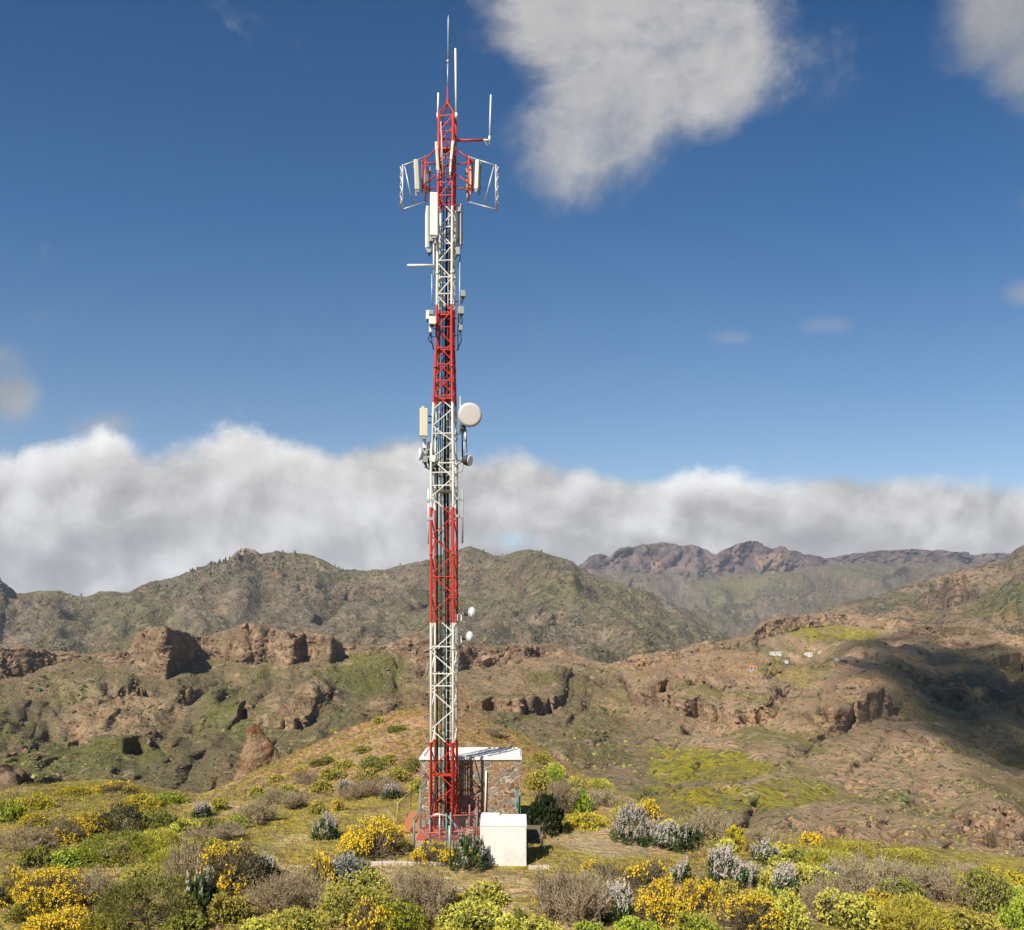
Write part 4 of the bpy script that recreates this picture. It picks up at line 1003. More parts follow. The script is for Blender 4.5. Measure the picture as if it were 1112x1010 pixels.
SHRUBS = [
 # ---- left foreground
 ('full_broom', 50, 992, 104, 46, 'big golden broom bush at the left edge, the fullest of blossom on that side'),
 ('sparse_broom', 8, 985, 60, 34, 'thinly flowering broom cut by the left edge of the photo'),
 ('lime', 4, 893, 40, 30, 'bright lime green bush at the far left edge'),
 ('feather', 150, 1012, 150, 58, 'wide feathery olive green bush in the bottom left corner area'),
 ('green', 112, 938, 92, 32, 'broad green bush below the dark grey one on the left'),
 ('grey', 127, 905, 50, 34, 'dark grey-green rounded bush on the left, in front of the crest'),
 ('olive', 34, 942, 44, 24, 'small olive dome left of the broad green bush'),
 ('sparse_broom', 62, 915, 66, 22, 'low rusty yellow broom left of the dark grey bush'),
 ('full_broom', 55, 1018, 84, 26, 'low golden broom on the bottom edge at left'),
 ('sparse_broom', 122, 864, 54, 14, 'low yellow bush on the skyline of the left mound'),
 ('mustard', 75, 866, 60, 14, 'ochre dome on the left mound, left of the skyline bush'),
 ('yellow_feather', 165, 925, 60, 24, 'pale yellow-green grassy clump right of the broad green bush'),
 ('dry', 100, 985, 40, 30, 'straw-coloured dry clump right of the golden broom on the left'),
 ('lime', 180, 874, 50, 14, 'thin lime patch on the crest right of the left mound'),
 ('dry', 20, 925, 60, 22, 'brown dry shrub at the left edge under the lime bush'),
 ('mustard', 30, 880, 50, 16, 'ochre low bush right of the bright lime bush on the left edge'),
 ('spurge', 244, 1005, 54, 36, 'round yellow-green spurge dome standing alone near the bottom left'),
 ('sparse_broom', 240, 968, 90, 50, 'twiggy broom with scattered yellow flowers above the round spurge dome'),
 ('echium', 283, 955, 36, 26, 'bush with white spikes right of the twiggy broom'),
 ('dry', 300, 992, 76, 38, 'grey-brown dry shrub right of the round spurge dome'),
 ('dry', 205, 965, 44, 40, 'grey-brown dry shrub left of the twiggy broom'),
 ('green_echium', 210, 998, 36, 46, 'dark green leafy bush left of the round spurge dome'),
 ('spurge', 216, 925, 60, 14, 'flat yellow-green dome behind the twiggy broom'),
 ('lime', 251, 903, 30, 21, 'small lime dome alone on the left meadow'),
 ('dry', 276, 895, 44, 18, 'brown dry shrub beside the small lime dome on the meadow'),
 ('dry', 232, 915, 56, 20, 'grey dry shrub below the small lime dome on the meadow'),
 ('sparse_broom', 318, 975, 62, 22, 'low broom with few yellow flowers left of the silvery spikes'),
 ('sparse_broom', 345, 968, 40, 34, 'small yellow broom touching the silvery spikes'),
 ('broom', 400, 934, 92, 48, 'large golden broom beside the foot of the mast, left of the fence'),
 ('echium', 352, 912, 24, 22, 'narrow pale-spiked bush at the left end of the large golden broom'),
 ('silver_echium', 374, 962, 56, 32, 'bush of silvery upright spikes below the large golden broom'),
 ('spurge', 392, 1005, 108, 56, 'largest yellow-green spurge dome at the bottom, left of the mast'),
 ('lime', 432, 1016, 70, 40, 'lime dome growing against the right of the largest spurge'),
 ('broom', 402, 1016, 50, 34, 'golden broom in front of the largest spurge dome'),
 ('spurge', 318, 1018, 84, 28, 'spurge dome on the bottom edge left of the largest one'),
 ('dry', 335, 992, 46, 34, 'dry shrub between the silvery spikes and the bottom edge'),
 ('broom', 468, 938, 60, 20, 'low golden broom in front of the red base of the mast'),
 ('green_echium', 508, 946, 44, 38, 'green bush with a few white spikes at the left of the whitewashed block'),
 ('dry', 462, 1002, 56, 42, 'tall dry shrub right of the largest spurge dome'),
 ('dry', 445, 978, 70, 20, 'dry shrub just below the kerb'),
 ('spurge', 525, 985, 56, 26, 'spurge dome on the grass below the whitewashed block'),
 ('spurge', 515, 1015, 90, 34, 'spurge dome on the bottom edge below the mast'),
 ('sparse_broom', 490, 992, 40, 18, 'tiny yellow broom between two spurge domes below the mast'),
 ('olive', 562, 1000, 22, 12, 'tiny olive tuft on the grass left of the grey twiggy shrub'),
 # ---- right foreground
 ('dry', 604, 1000, 62, 44, 'grey twiggy shrub with a bare trunk in the bottom centre'),
 ('dry', 645, 985, 66, 32, 'wide grey dry shrub left of the white-spiked bush at the bottom'),
 ('spurge', 585, 1020, 60, 22, 'low yellow-green dome on the bottom edge in the centre'),
 ('dry', 628, 1014, 60, 44, 'grey dry shrub on the bottom edge left of the white spikes'),
 ('sparse_broom', 700, 972, 60, 30, 'thin dry broom with a few yellow flowers at the lower centre right'),
 ('white_echium', 676, 1002, 44, 36, 'white-spiked bush near the bottom, left of the golden brooms'),
 ('lime', 695, 1018, 60, 26, 'lime green bush on the bottom edge right of centre'),
 ('broom', 722, 1004, 70, 46, 'golden broom in the bottom right, left one of a touching pair'),
 ('full_broom', 762, 990, 46, 30, 'dense golden broom at the top of the bottom right clump'),
 ('broom', 818, 1012, 80, 44, 'golden broom in the bottom right, right one of a touching pair'),
 ('echium', 742, 958, 24, 18, 'small pale-spiked bush alone above the golden brooms'),
 ('white_echium', 782, 964, 46, 42, 'tall white-spiked bush right of the small pale one'),
 ('white_echium', 812, 966, 46, 32, 'white-spiked bush behind the yellow-green dome at right'),
 ('echium', 832, 938, 36, 22, 'slim pale-spiked bush on the crest at right'),
 ('spurge', 858, 972, 66, 44, 'large yellow-green dome right of the white-spiked bushes'),
 ('echium', 854, 976, 28, 28, 'grey-white spikes growing in front of the large yellow-green dome at right'),
 ('spurge', 846, 1012, 70, 52, 'yellow-green dome in the bottom right beside the golden broom'),
 ('spurge', 925, 1012, 78, 44, 'loose yellow-green dome at the bottom right beyond the bare branches'),
 ('dry', 888, 1000, 40, 30, 'bare pale branches between two yellow-green domes bottom right'),
 ('white_echium', 690, 916, 62, 38, 'big white-flowered bush on the edge of the path right of the hut'),
 ('white_echium', 720, 922, 52, 30, 'white-flowered bush overlapping the right of the biggest one by the path'),
 ('green_echium', 745, 924, 44, 30, 'leafy bush with few white spikes right of the white-flowered pair'),
 ('spurge', 676, 894, 32, 20, 'small yellow-green dome behind the big white-flowered bush'),
 ('broom', 703, 890, 32, 22, 'small golden broom on the crest behind the white-flowered bushes'),
 ('spurge', 730, 908, 34, 18, 'yellow-green dome on the crest above the leafy bush'),
 ('olive', 752, 902, 32, 16, 'olive dome on the crest, right of the yellow-green one'),
 ('dry', 768, 912, 44, 26, 'grey-brown dry shrub on the crest left of the mustard dome'),
 ('mustard', 797, 923, 32, 28, 'smooth mustard dome alone on the crest'),
 ('spurge', 788, 926, 30, 16, 'small spurge below the mustard dome'),
 ('dry', 832, 918, 46, 16, 'dry shrub on the crest right of the mustard dome'),
 ('full_broom', 884, 918, 24, 13, 'little orange broom on the crest at right'),
 ('yellow_feather', 925, 930, 70, 14, 'bright yellow grassy strip on the right crest'),
 ('yellow_feather', 910, 950, 80, 24, 'wide straw-green bush right of the pale slim spikes'),
 ('dry', 955, 975, 90, 36, 'widest grey dry shrub at right, above the loose dome'),
 ('olive', 1010, 968, 70, 24, 'olive bush on the slope at far right'),
 ('dry', 1035, 985, 80, 40, 'purplish grey dry shrub left of the dark-based green bush'),
 ('olive', 1080, 992, 66, 46, 'green bush with a dark shaded base at the far right'),
 ('lime', 1108, 1008, 50, 40, 'lime bush cut by the right edge at the bottom'),
 ('yellow_feather', 995, 1012, 96, 26, 'yellow-green grassy clump on the bottom edge at right'),
 ('mustard', 1045, 1010, 50, 24, 'small yellow dome right of the grassy clump on the bottom edge'),
 ('yellow_feather', 985, 938, 60, 12, 'low straw-yellow grass on the right crest'),
 ('mustard', 1090, 958, 70, 16, 'low yellow bush on the right crest near the edge'),
 ('dry', 1060, 956, 60, 14, 'low dry shrub on the right crest'),
 ('dry', 905, 985, 50, 26, 'dry shrub with pale twigs above the loose dome bottom right'),
 ('olive', 25, 1000, 60, 26, 'olive bush wedged between the two golden brooms at the left edge'),
 ('mustard', 92, 905, 60, 20, 'ochre bush just left of the dark grey one'),
 ('olive', 165, 900, 60, 20, 'olive bush just right of the dark grey one'),
 ('lime', 75, 942, 54, 22, 'lime bush between the olive dome and the broad green bush'),
 ('yellow_feather', 185, 945, 60, 26, 'straw-yellow feathery bush left of the twiggy broom'),
 ('spurge', 150, 962, 60, 26, 'pale yellow-green bush above the wide feathery olive one'),
 ('mustard', 30, 905, 50, 20, 'ochre bush under the lime bush on the left edge'),
 ('olive', 190, 1018, 60, 30, 'olive bush on the bottom edge left of the round spurge dome'),
 ('yellow_feather', 100, 1022, 60, 22, 'straw-yellow clump on the bottom edge left of the feathery bush'),
 ('spurge', 280, 1020, 50, 22, 'little spurge dome on the bottom edge right of the round one'),
 ('spurge', 200, 905, 44, 16, 'yellow-green dome on the slope left of the small lime dome'),
 ('mustard', 150, 880, 60, 14, 'ochre bush on the left crest right of the skyline bush'),
 ('olive', 230, 900, 30, 14, 'olive tuft touching the left of the small lime dome'),
 ('lime', 760, 1020, 60, 30, 'lime bush on the bottom edge under the touching golden brooms'),
 ('spurge', 790, 990, 50, 30, 'yellow-green bush filling the gap between the golden brooms'),
 ('spurge', 890, 968, 50, 28, 'yellow-green dome right of the large one with grey-white spikes'),
 ('mustard', 960, 1000, 60, 30, 'mustard dome right of the loose yellow-green one'),
 ('olive', 985, 985, 70, 26, 'olive bush on the right between the dry shrubs'),
 ('spurge', 1060, 1018, 70, 30, 'yellow-green dome on the bottom edge at far right'),
 ('lime', 1100, 985, 50, 26, 'lime bush at the right edge above the one cut by it'),
 ('yellow_feather', 1050, 970, 80, 18, 'straw-coloured low bush on the far right slope'),
 ('mustard', 845, 935, 50, 20, 'mustard bush right of the slim pale spikes on the crest'),
 ('olive', 870, 940, 50, 20, 'olive bush on the crest below the little orange broom'),
 ('echium', 905, 962, 30, 18, 'low grey-spiked bush right of the large yellow-green dome'),
 ('sparse_broom', 660, 960, 60, 20, 'low yellowish broom on the grass left of the thin dry one'),
 ('lime', 640, 1022, 50, 20, 'lime tuft on the bottom edge left of the white spikes'),
 ('spurge', 555, 1020, 50, 22, 'spurge dome on the bottom edge just right of the mast'),
 ('spurge', 310, 862, 30, 10, 'low yellow-green dome between the grey shrub and the knoll skyline'),
 ('spurge', 420, 832, 30, 12, 'yellow-green dome on the upper knoll left of the hut'),
 ('spurge', 372, 835, 28, 11, 'yellow-green dome on the upper left flank of the knoll'),
 ('olive', 350, 832, 30, 10, 'olive tuft on the left shoulder of the knoll'),
 ('spurge', 455, 862, 30, 16, 'yellow-green dome hugging the left wall of the hut'),
 ('dry', 385, 868, 40, 12, 'grey shrub at the foot of the knoll above the large golden broom'),
 ('mustard', 325, 842, 24, 9, 'ochre tuft on the left skyline of the knoll'),
 # ---- beside the hut and on the knoll
 ('dark', 594, 908, 42, 46, 'dark evergreen bush in the shade right of the stone hut'),
 ('spurge', 588, 830, 30, 16, 'small yellow-green dome right of the hut roof'),
 ('spurge', 602, 842, 26, 14, 'small dome on the red slope, lower right of the one by the hut roof'),
 ('spurge', 583, 858, 36, 22, 'yellow-green dome against the right wall of the hut'),
 ('lime', 600, 848, 34, 14, 'lime dome just above the dry shrub right of the hut'),
 ('dry', 612, 884, 46, 36, 'grey-brown dry shrub right of the dark evergreen bush'),
 ('lime', 632, 882, 34, 30, 'lime bush leaning on the dry shrub right of the hut'),
 ('spurge', 652, 858, 34, 16, 'yellow-green dome on the red slope at the right of the knoll'),
 ('dry', 655, 876, 36, 16, 'dry shrub on the red slope below the knoll'),
 ('spurge', 625, 856, 26, 14, 'small dome between the dry shrub and the red slope'),
 ('mustard', 640, 900, 60, 14, 'low band of yellow flowers at the edge of the grass right of the hut'),
 ('spurge', 346, 862, 30, 14, 'small yellow-green dome low on the left of the knoll'),
 ('spurge', 360, 848, 34, 16, 'yellow-green dome on the left flank of the knoll'),
 ('spurge', 398, 852, 34, 18, 'yellow-green dome in the middle of the knoll flank'),
 ('spurge', 432, 850, 32, 16, 'yellow-green dome on the knoll left of the hut'),
 ('olive', 404, 838, 40, 16, 'olive dome high on the knoll'),
 ('echium', 374, 862, 18, 13, 'tiny white-flecked bush on the knoll flank'),
 ('echium', 424, 868, 20, 12, 'tiny silvery bush left of the beige mesh screen'),
 ('echium', 219, 888, 20, 13, 'tiny white-flowered bush on the slope at left'),
 ('spurge', 236, 880, 28, 14, 'small yellow-green dome on the slope right of the tiny white-flowered bush'),
 ('spurge', 276, 866, 24, 12, 'small dome on the left foot of the knoll'),
 ('lime', 287, 870, 12, 8, 'tiny lime dome at the left foot of the knoll'),
 ('dry', 300, 874, 40, 12, 'low grey shrub at the left foot of the knoll'),
 ('spurge', 344, 884, 26, 15, 'small dome on the far edge of the meadow'),
 ('broom', 367, 880, 14, 12, 'tiny golden broom on the far edge of the meadow'),
 ('dry', 322, 878, 34, 14, 'grey dry shrub on the far edge of the meadow'),
 ('spurge', 300, 850, 26, 10, 'small dome on the left skyline of the knoll'),
 ('dry', 410, 866, 50, 16, 'dry shrub below the knoll left of the mesh screen'),
 ('olive', 452, 838, 40, 14, 'olive dome beside the left roof corner of the hut'),
 ('dry', 330, 852, 40, 10, 'low dry shrub on the left shoulder of the knoll'),
 ('olive', 395, 818, 26, 9, 'olive tuft on the upper knoll'),
 ('olive', 430, 795, 24, 9, 'olive tuft near the top of the knoll'),
 ('spurge', 412, 786, 20, 7, 'little dome on the knoll skyline left of the mast'),
 ('dry', 535, 800, 24, 9, 'dry tuft on the knoll behind the hut roof'),
]
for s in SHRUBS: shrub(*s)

# ------------------------------------------------------------------ grass, low herbs and stones (nobody could count them)
def scatter_near(n, test):
    px = rng.uniform(-260, 1380, n); D = np.sqrt(rng.uniform(19.5**2, 62**2, n))
    ok = D < crest_D(px)*1.01; px, D = px[ok], D[ok]; x = (px-CX)/F*D
    ok = test(px, D, x); x, D, px = x[ok], D[ok], px[ok]
    return x, D, h_near(x, D), px
def clear(x, D): return ~((np.abs(x+1.45) < 2.0) & (D > 28.5) & (D < 33.6)) & ~((np.abs(x+.27) < .74) & (np.abs(D-27.3) < .52))
def grass_test(px, D, x):
    g = fbm(x/2.6, D/2.6, None, 4, 51)
    bare = blob(x, D, 3.4, 29.7, 2.4, 2.0, 9)
    knoll = (px > 225) & (px < 720) & (D > .63*crest_D(px))
    return clear(x, D) & (~knoll | (rng.random(len(x)) < .28)) & (g > -.15+.5*rng.random(len(x))*(D/40)) & (bare < .5+.5*rng.random(len(x)))
x, D, z, px = scatter_near(125000, grass_test)
n = len(x); k = 3
P = np.repeat(np.stack([x, D, z-.01], 1), k, 0)+rng.normal(size=(n*k, 3))*np.array([.035, .035, 0]); dn = rng.normal(size=P.shape)*.42+np.array([0, 0, 1]); dn /= np.linalg.norm(dn, axis=1, keepdims=True)
pat = np.repeat(fbm(x/2.0, D/2.0, None, 4, 52), k); w = sstep(-.1, .3, pat)[:, None]
col = tints(n*k, (.30, .24, .075), .35, .1)*(1-w)+tints(n*k, (.27, .25, .045), .3, .1)*w
dead = rng.random(n*k) < .25; col[dead] = tints(int(dead.sum()), (.37, .3, .16), .3)
gr = link('meadow_grass', mesh_np('meadow_grass', *leaves(P, dn, rng.uniform(.05, .16, n*k), .018, col)[:2], False, np.repeat(col, 4, 0)), M_leaf)
tag(gr, 'short green and straw grass over the hilltop meadow', 'grass', None, 'stuff')
# meadow flowers
x, D, z, px = scatter_near(26000, lambda px, D, x: clear(x, D) & ~((px > 225) & (px < 720) & (D > .63*crest_D(px))) & (fbm(x/1.8, D/1.8, None, 4, 53) > .02) & (blob(x, D, 3.4, 29.7, 2.4, 2.0, 9) < .4))
n = len(x); P = np.stack([x, D, z+rng.uniform(.04, .17, n)], 1); P = np.repeat(P, 3, 0)+rng.normal(size=(n*3, 3))*.02; dn = unit_vecs(n*9, 0)[:n*3]; P = P[:len(dn)]
col = tints(len(P), (.62, .47, .03), .25, .08)
fl = link('meadow_flowers', mesh_np('meadow_flowers', *leaves(P, dn, .038, .034, col)[:2], False, np.repeat(col, 4, 0)), M_flower)
tag(fl, 'tiny yellow flowers scattered through the meadow grass', 'wild flowers', None, 'stuff')
# low scrub between the shrubs: small clumps of leaves
x, D, z, px = scatter_near(30000, lambda px, D, x: clear(x, D) & (fbm(x/3.0, D/3.0, None, 4, 54) > .04-.25*(D > 37)-.22*((px < 200) | (px > 720))) & (blob(x, D, 3.4, 29.7, 2.8, 2.4, 9) < .3) & ~((px > 190) & (px < 640) & (D > 26.5) & (D < 36) & (rng.random(len(px)) < .9)))
n = len(x); k = 20
kind = rng.integers(0, 5, n); base = np.array([(.22, .17, .095), (.36, .33, .06), (.2, .2, .05), (.27, .21, .08), (.42, .34, .04)], np.float32)[kind]
r = np.repeat(rng.uniform(.06, .2, n)*(1+.6*((px < 200) | (px > 720))), k)
dd = unit_vecs(n*k*3, 0)[:n*k]; c0 = np.repeat(np.stack([x, D, z-.02], 1), k, 0); P = c0+dd*r[:, None]*rng.uniform(.3, 1, (n*k, 1))
dn = dd+rng.normal(size=dd.shape)*.6; dn /= np.linalg.norm(dn, axis=1, keepdims=True); col = np.repeat(base*rng.uniform(.75, 1.3, (n, 1)), k, 0)*rng.uniform(.75, 1.2, (n*k, 1))
sb = link('low_scrub', mesh_np('low_scrub', *leaves(P, dn, rng.uniform(.05, .12, n*k), .03, col)[:2], False, np.repeat(col, 4, 0)), M_leaf)
tag(sb, 'low brown and green scrub filling the ground between the bushes', 'ground cover', None, 'stuff')

ICO = None
def ico():
    t = (1+5**.5)/2
    V = np.array([(-1, t, 0), (1, t, 0), (-1, -t, 0), (1, -t, 0), (0, -1, t), (0, 1, t), (0, -1, -t), (0, 1, -t), (t, 0, -1), (t, 0, 1), (-t, 0, -1), (-t, 0, 1)], float); V /= np.linalg.norm(V[0])
    Q = np.array([(0, 11, 5), (0, 5, 1), (0, 1, 7), (0, 7, 10), (0, 10, 11), (1, 5, 9), (5, 11, 4), (11, 10, 2), (10, 7, 6), (7, 1, 8), (3, 9, 4), (3, 4, 2), (3, 2, 6), (3, 6, 8), (3, 8, 9), (4, 9, 5), (2, 4, 11), (6, 2, 10), (8, 6, 7), (9, 8, 1)])
    return V, Q
IV, IQ = ico()
def lumps(C, sx, sz, col, jit=.35):
    n = len(C); v = IV[None]*(1+rng.uniform(-jit, jit, (n, 12, 1)))
    a = rng.random(n)*6.28; ca, sa = np.cos(a)[:, None], np.sin(a)[:, None]
    v = np.stack([v[..., 0]*ca-v[..., 1]*sa, v[..., 0]*sa+v[..., 1]*ca, v[..., 2]], 2)
    v = v*np.stack([sx, sx*rng.uniform(.7, 1.2, n), sz], 1)[:, None]+C[:, None]
    Fq = (IQ[None]+(np.arange(n)*12)[:, None, None]).reshape(-1, 3)
    return v.reshape(-1, 3), Fq, np.repeat(col, 12, 0)
# stones on the knoll and path
x, D, z, px = scatter_near(8000, lambda px, D, x: clear(x, D) & (((px > 215) & (px < 720) & (D > 38)) | (rng.random(len(x)) < .3)))
n = len(x); r = np.minimum(rng.gamma(2.0, .035, n)+.025, .06+.004*D)
M_rockn = leafmat('stone', 0, .95)
st = link('stones', mesh_np('stones', *lumps(np.stack([x, D, z], 1), r, r*.6, tints(n, (.25, .15, .09), .3, .06))[:2], False, None), paint('loose_stone', (.25, .15, .095), .95, amt=.5, scale=.6, bump=.4))
tag(st, 'loose reddish stones strewn over the knoll and meadow', 'stones', None, 'stuff')

# scrub dotted over the valley and ridges: leafy lumps set on the slopes
def on_sheet(P, nrm, n, wfun, lo=0, hi=1):
    nr, nc, _ = P.shape; r = rng.integers(int(nr*lo), max(int(nr*hi)-1, 1), n); c = rng.integers(0, nc-1, n)
    p = P[r, c]+(P[r+1, c]-P[r, c])*rng.random((n, 1))+(P[r, c+1]-P[r, c])*rng.random((n, 1))
    nz = np.abs(nrm[r, c, 2]); w = wfun(p, nz); ok = rng.random(n) < w
    return p[ok]
M_scrub = leafmat('scrub_leaf', 0, .9)
def dots(name, p, rfun, base, label, tall=.75, kind='scrub'):
    n = len(p); r = rfun(n); col = tints(n, base, .4, .15)
    o = link(name, mesh_np(name, *lumps(p, r, r*tall, col)[:2], False, np.repeat(col, 12, 0)), M_scrub); tag(o, label, kind, None, 'stuff')
p = on_sheet(P_mid, N_mid, 52000, lambda p, nz: (1-.35*sstep(620, 760, px_of(p)))*sstep(.35, .7, nz)*(.25+.75*sstep(-.1, .3, fbm(p[:, 0]/40, p[:, 1]/40, None, 4, 160)))*(p[:, 1] < 1300), .02, .86)
dots('hillside_scrub', p, lambda n: rng.gamma(3, .18, n)*np.clip(p[:, 1]/420, .35, 1.8)+.2, (.085, .082, .032), 'dark green scrub dotted over the valley sides and mesa')
p = on_sheet(P_mid, N_mid, 16000, lambda p, nz: sstep(.5, .8, nz)*sstep(.0, .3, fbm(p[:, 0]/60, p[:, 1]/60, None, 4, 165))*(p[:, 1] < 800), .02, .6)
dots('hillside_scrub', p, lambda n: rng.gamma(3, .13, n)*np.clip(p[:, 1]/420, .3, 1.8)+.15, (.2, .185, .04), 'yellow-green scrub dotted over the valley floor')
def wl(p, nz): return sstep(.2, .5, nz)*(.15+.85*sstep(-.05, .25, fbm(p[:, 0]/160, p[:, 1]/160, p[:, 2]/80, 4, 161)))
p = np.concatenate([on_sheet(P_big, N_big, 52000, wl, .02, .93), on_sheet(P_r, N_r, 16000, wl, .02, .93), on_sheet(P_f, N_f, 20000, wl, .3, .72)])
dots('mountain_scrub', p, lambda n: (rng.gamma(3, .6, n)+1.2)*np.where(p[:, 1] > 3600, 2.2, 1), (.095, .09, .05), 'dark bushes and trees speckled over the mountainsides', .9, 'mountain scrub')
# pines along the mountain skylines
p = on_sheet(P_big, N_big, 7000, lambda p, nz: sstep(-.15, .25, fbm(p[:, 0]/130, p[:, 1]/130, None, 3, 166))*np.where((px_of(p) > 205) & (px_of(p) < 420), .9, np.where((px_of(p) > 530) & (px_of(p) < 790), .5, .12))*sstep(2500, 2900, p[:, 1]), .7, .97)
n = len(p); h = rng.gamma(5, 1.1, n)+2; col = tints(n, (.05, .055, .03), .3, .1)
pn = link('mountain_pines', mesh_np('mountain_pines', *lumps(p+np.stack([h*0, h*0, h*.55], 1), h*.26, h*.62, col, .25)[:2], False, np.repeat(col, 12, 0)), M_scrub)
tag(pn, 'far dark pines standing along the mountain crests', 'pine wood', None, 'stuff')
p = on_sheet(P_mid, N_mid, 7000, lambda p, nz: sstep(.9, .5, nz), .3, .95)
p = p[p[:, 1] < 1300]; n = len(p); r = rng.gamma(1.6, .42, n)*np.clip(p[:, 1]/500, .25, 1.6)+.25; col = tints(n, (.2, .125, .08), .35, .06)
bo = link('boulders', mesh_np('boulders', *lumps(p, r, r*.8, col, .4)[:2], False, np.repeat(col, 12, 0)), M_scrub); tag(bo, 'brown boulders lying under the crags across the valley', 'boulders', None, 'stuff')

# ------------------------------------------------------------------ single crags close to the hill
def crag(name, px, py0, py1, wpx, D, label, base, seed, lean_=0, pw=1.0, flat=.0):
    nr, nc = 64, 72; c = at(px, py1, D); H = (py1-py0)/F*D; Rb = wpx*.5/F*D
    t = np.linspace(0, 1, nr)[:, None]; a = np.linspace(0, 2*math.pi, nc+1)[None, :]
    rad = Rb*((1-t)**pw*(1-flat)+flat*(1-t**6))
    lob = 1+.25*np.cos(a*2+seed)*(1-t)+.15*np.cos(a*3+seed*2)
    P = np.stack([rad*lob*np.cos(a)+lean_*H*t, rad*lob*np.sin(a)*.8+0*t, H*t+0*a-.3*H*(t == 0)], 2)+np.array(c)
    q = P/(Rb*.9); dsp = fbm(q[..., 0]*1.1, q[..., 1]*1.1, q[..., 2]*1.1, 6, seed, .6, ridge=True)*Rb*.26
    P[..., :2] += ((P[..., :2]-np.array(c)[:2])/(np.linalg.norm(P[..., :2]-np.array(c)[:2], axis=2, keepdims=True)+.2*Rb))*dsp[..., None]
    P[..., 2] += dsp*.35; P[:, -1] = P[:, 0]
    n = fbm(q[..., 0]*2, q[..., 1]*2, q[..., 2]*2, 4, seed+5)
    col = LC['tan']*(1-sstep(-.1, .4, n)[..., None])+np.array(base, np.float32)*sstep(-.1, .4, n)[..., None]
    col = col*.72
    o = link(name, mesh_np(name, P.reshape(-1, 3), grid_faces(nr, nc+1)[:, ::-1], True, col.reshape(-1, 3)), landmat(name+'_rock', .6 if D < 150 else 2, (.07, .05, .03), .4, .8))
    return tag(o, label, 'rock')
crag('rock_pinnacle', 284, 785, 850, 60, 105, 'brown rock pinnacle rising in the valley left of the knoll', (.2, .1, .055), 3, -.12, .8)
crag('dark_rock', 10, 832, 896, 84, 58, 'dark brown rock at the left edge of the hill', (.07, .045, .035), 8, -.1, .6, .35)
crag('dark_rock', 908, 874, 884, 0.1, 300, 'x', (.09, .05, .035), 9) if False else None

# ------------------------------------------------------------------ the hamlet across the valley
M_hw = paint('house_white', (.58, .56, .52), .8, amt=.1, scale=.2); M_hg = paint('house_grey', (.34, .31, .28), .85, amt=.3, scale=.2); M_tile = paint('terracotta_tiles', (.45, .16, .08), .8, amt=.3, scale=.4); M_win = paint('window_glass', (.03, .035, .04), .2, amt=0); M_dkw = paint('dark_wall', (.09, .05, .045), .85, amt=.2, scale=.2)
grid_px, grid_py = px_of(P_mid), py_of(P_mid)
NR = int(P_mid.shape[0]*.86)
def mid_at(px, py):
    d = (grid_px[:NR]-px)**2+(grid_py[:NR]-py)**2; i = np.unravel_index(np.argmin(d), d.shape); return Vector(P_mid[i])
def house(px, py, wpx, hpx, name, label, wall, roofm, pitched=False, yaw=0, wing=None):
    c = mid_at(px, py); s = c.y/F*.82; w, h = wpx*s, hpx*s; d = max(w*.55, 4)
    e = empty(name, (c.x, c.y, c.z-.4), yaw, label, 'house')
    b = MB().box((0, 0, h/2-1), (w, d, h+2))
    if wing: b.box((wing[0]*w, -.1*d, h*wing[2]/2-1), (wing[1]*w, d*.9, h*wing[2]+2))
    b.build('wall', wall, e)
    if pitched:
        r = MB(); z0, z1 = h, h+.32*min(w, d)
        r.add([(-w*.53, -d*.55, z0), (w*.53, -d*.55, z0), (w*.53, d*.55, z0), (-w*.53, d*.55, z0), (-w*.53, 0, z1), (w*.53, 0, z1)], [(3, 2, 1, 0), (0, 1, 5, 4), (2, 3, 4, 5), (0, 4, 3), (1, 2, 5)]); r.build('roof', roofm, e)
    else: MB().box((0, 0, h+.12), (w+.5, d+.5, .3)).build('roof', roofm, e)
    k = max(2, int(w/4))
    for i in range(k):
        MB().box((-w/2+w*(i+.5)/k, -d/2-.03, h*.55), (min(1.1, w/k*.4), .12, 1.2)).build('window', M_win, e)
house(841, 710.5, 15, 3.6, 'farmhouse', 'long low white farmhouse, upper left of the hamlet across the valley', M_hw, M_hw, wing=(-.3, .3, .7))
house(878, 713.5, 9, 6.0, 'village_house', 'bright white two-storey house in the middle of the hamlet', M_hw, M_hw, wing=(-.75, .6, .6))
house(890, 710, 3, 3.5, 'village_house', 'tiny white house right of the two-storey one in the hamlet', M_hw, M_hw)
house(830, 713.5, 9, 3, 'farm_shed', 'grey flat-roofed shed below the long farmhouse', M_hg, M_hg)
house(817.5, 728.5, 10, 3.6, 'farmhouse', 'low farmhouse with an orange tiled roof at the lower left of the hamlet', M_hg, M_tile, True)
house(836.5, 720.5, 6, 2.6, 'farm_shed', 'pale grey shed in the middle left of the hamlet', M_hg, M_hw)
house(853, 718.5, 7, 2.6, 'farm_shed', 'low pale shed beside the road in the hamlet', M_hw, M_hg)
house(908, 715, 4, 2.6, 'farm_shed', 'small pale shed at the right end of the hamlet', M_hw, M_hg)
house(917, 719, 8, 4.2, 'farm_shed', 'dark red-brown shed at the right end of the hamlet', M_dkw, M_hg)

